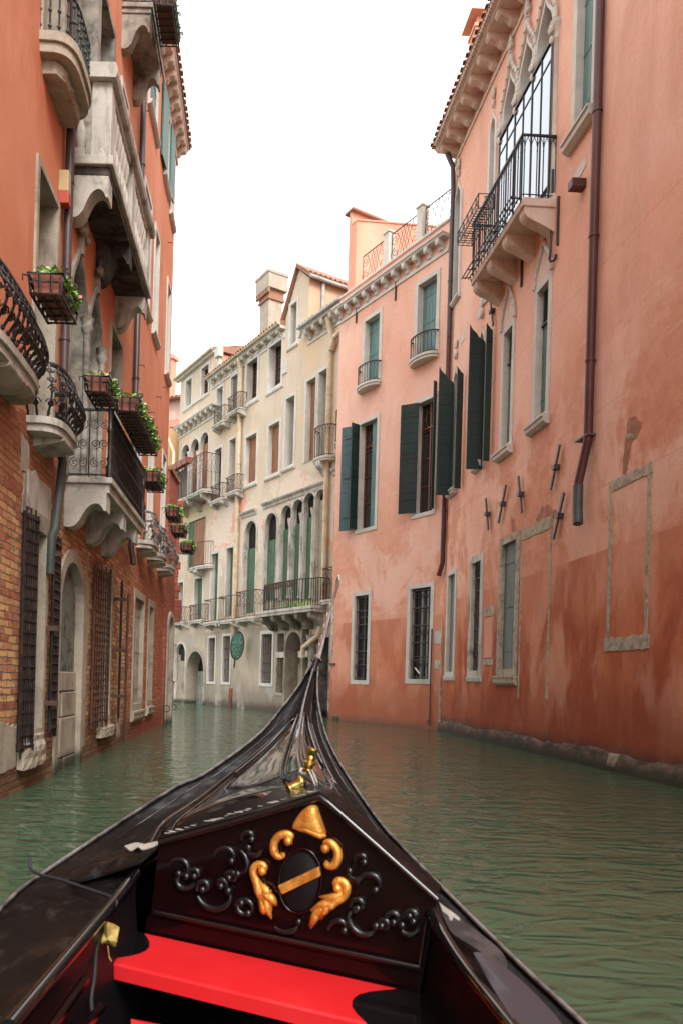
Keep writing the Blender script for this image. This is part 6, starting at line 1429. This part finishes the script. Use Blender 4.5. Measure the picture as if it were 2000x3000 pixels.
# iron comb at the prow, seen from behind
m = MB(); tip = [(921, 1985, 5.10), (934, 1925, 5.18), (946, 1878, 5.24), (958, 1826, 5.29), (971, 1780, 5.33), (984, 1738, 5.35), (995, 1700, 5.34)]
P = smooth([at(*p) for p in tip], 6); N = len(P); rows = []
for i, p in enumerate(P):
    t = i/(N-1); wv = .0095*(1-t)**.8+.0038; dp = .10+.04*math.sin(math.pi*t)
    rows.append([p+Vector((-wv, 0, 0)), p+Vector((-wv*.2, -.012, 0)), p+Vector((wv, 0, 0)), p+Vector((wv*.6, dp, .02)), p+Vector((-wv*.6, dp, .02)), p+Vector((-wv, 0, 0))])
m.grid(rows); fe = m.build('prow_iron', 'steel', rootG, smooth=40, recalc=True)
for i in range(6):
    c = P[int(N*(.15+.1*i))]; m = MB(); m.box(c.x-.008, c.x+.008, c.y+.08, c.y+.30, c.z-.02, c.z+.045); m.build('tooth', 'steel', fe)
m = MB(); c = P[-1]; m.tube([c+Vector((0, .0, -.02)), c+Vector((.002, .10, .05)), c+Vector((.002, .24, .03)), c+Vector((.002, .33, -.07))], [.005, .006, .006, .004], 6); m.build('crest', 'steel', fe, smooth=60)
m = MB(); m.tube([at(918, 1975, 5.08), at(924, 1950, 5.13), at(929, 1932, 5.17)], [.036, .026, .019], 10); m.build('prow_head', 'lacquer', rootG, smooth=60)
for dx in (-12, 12): 
    m = MB(); m.blob(at(928+dx, 1936, 5.16), (.012, .012, .02)); m.build('prow_bolt', 'gloss', rootG, smooth=60)
# brass fittings on the fore deck
def axis_lathe(a, b, prof, seg=14):
    a, b = Vector(a), Vector(b); ax = (b-a); Ln = ax.length; ax.normalize(); x = ax.orthogonal().normalized(); y = ax.cross(x); m = MB(); 
    rows = [[a+ax*t*Ln+x*r_*.78*math.cos(q)+y*r_*.78*math.sin(q) for q in [2*math.pi*k/seg for k in range(seg+1)]] for t, r_ in prof]
    m.grid(rows); return m
a, b = at(901, 2262, 2.62), at(917, 2192, 2.62)

m = axis_lathe(a, b, [(0, .001), (0, .026), (.08, .028), (.14, .018), (.3, .020), (.36, .030), (.42, .030), (.48, .020), (.62, .022), (.68, .018), (.78, .024), (.92, .026), (.93, .030), (1, .029), (1, .001)])
bt = m.build('brass_finial', 'brass', rootG, smooth=50)
a, b = at(845, 2312, 2.58), at(893, 2286, 2.60)
m = axis_lathe(a, b, [(0, .001), (0, .026), (.12, .028), (.2, .02), (.6, .022), (.7, .028), (.85, .028), (.95, .02), (1, .001)]); m.build('brass_cleat', 'brass', rootG, smooth=50)
m = MB()
for dx in (0, 9): m.tube([at(905+dx, 2256, 2.60), at(918+dx, 2286, 2.56), at(928+dx*.7, 2314, 2.50)], .0028, 5)
m.tube([at(880, 2258, 2.63), at(895, 2263, 2.62), at(915, 2262, 2.62)], [.012, .014, .01], 7)
m.build('lashing_wire', 'steel', rootG, smooth=60)
# flakes of old paint and droplets on the cap
m = MB(); random.seed(12)
for _ in range(60):
    t = random.random()**.8; x = 118+t*(900-118); y = 1068+t*(848-1068); n = random.uniform(-.098, .008)
    c = bw(x, y, n); c.z += .014+(-n)*.10*.0+.003; s = random.uniform(.002, .009)
    k_ = 6; m.add([c+Vector((s*1.8*math.cos(6.28*i/k_)*random.uniform(.6, 1.2), s*math.sin(6.28*i/k_)*random.uniform(.6, 1.2), 0)) for i in range(k_)], [tuple(range(k_))])
m.build('paint_chips', 'paper', rootG, recalc=False)
# ---- loose things in the boat
def cord(name, pts, r, label, mat='rope'):
    P = smooth([at(*p) for p in pts], 6); m = MB(); m.tube(P, r, 7); return tag(m.build(name, mat, smooth=60), label, 'rope')
cord('lashing_rope', [(88, 2510, 2.52), (92, 2545, 2.5), (118, 2562, 2.46), (180, 2578, 2.40), (260, 2605, 2.30), (325, 2628, 2.20), (342, 2645, 2.16), (330, 2665, 2.14), (300, 2715, 2.08), (284, 2780, 2.02), (278, 2860, 1.95), (268, 2930, 1.9), (276, 2990, 1.86)], .0055, 'black rope tied over the left side deck of the boat')
lf = MB(); c = at(318, 2748, 2.08); random.seed(6); rows = []
rad_ = [.034, .037, .032, .036, .040, .043, .038, .036, .031, .038, .036, .030, .034, .040, .042, .037]
for q in (0.02, .4, .75, 1.0):
    rows.append([c+Vector((r_*q*.8*math.cos(a), -.012+.018*q*math.sin(3*a)+.012*q*q, r_*q*1.0*math.sin(a)+.01*q)) for r_, a in [(rad_[k % 16], 2*math.pi*k/16) for k in range(17)]])
lf.grid(rows); lf.tube([c+Vector((.0, -.004, -.02)), c+Vector((.004, -.004, -.05)), c+Vector((.012, -.008, -.062))], .002, 4)
tag(lf.build('fallen_leaf', 'dryleaf', recalc=False, smooth=50), 'curled yellow leaf lying on the black end of the red thwart', 'leaf')
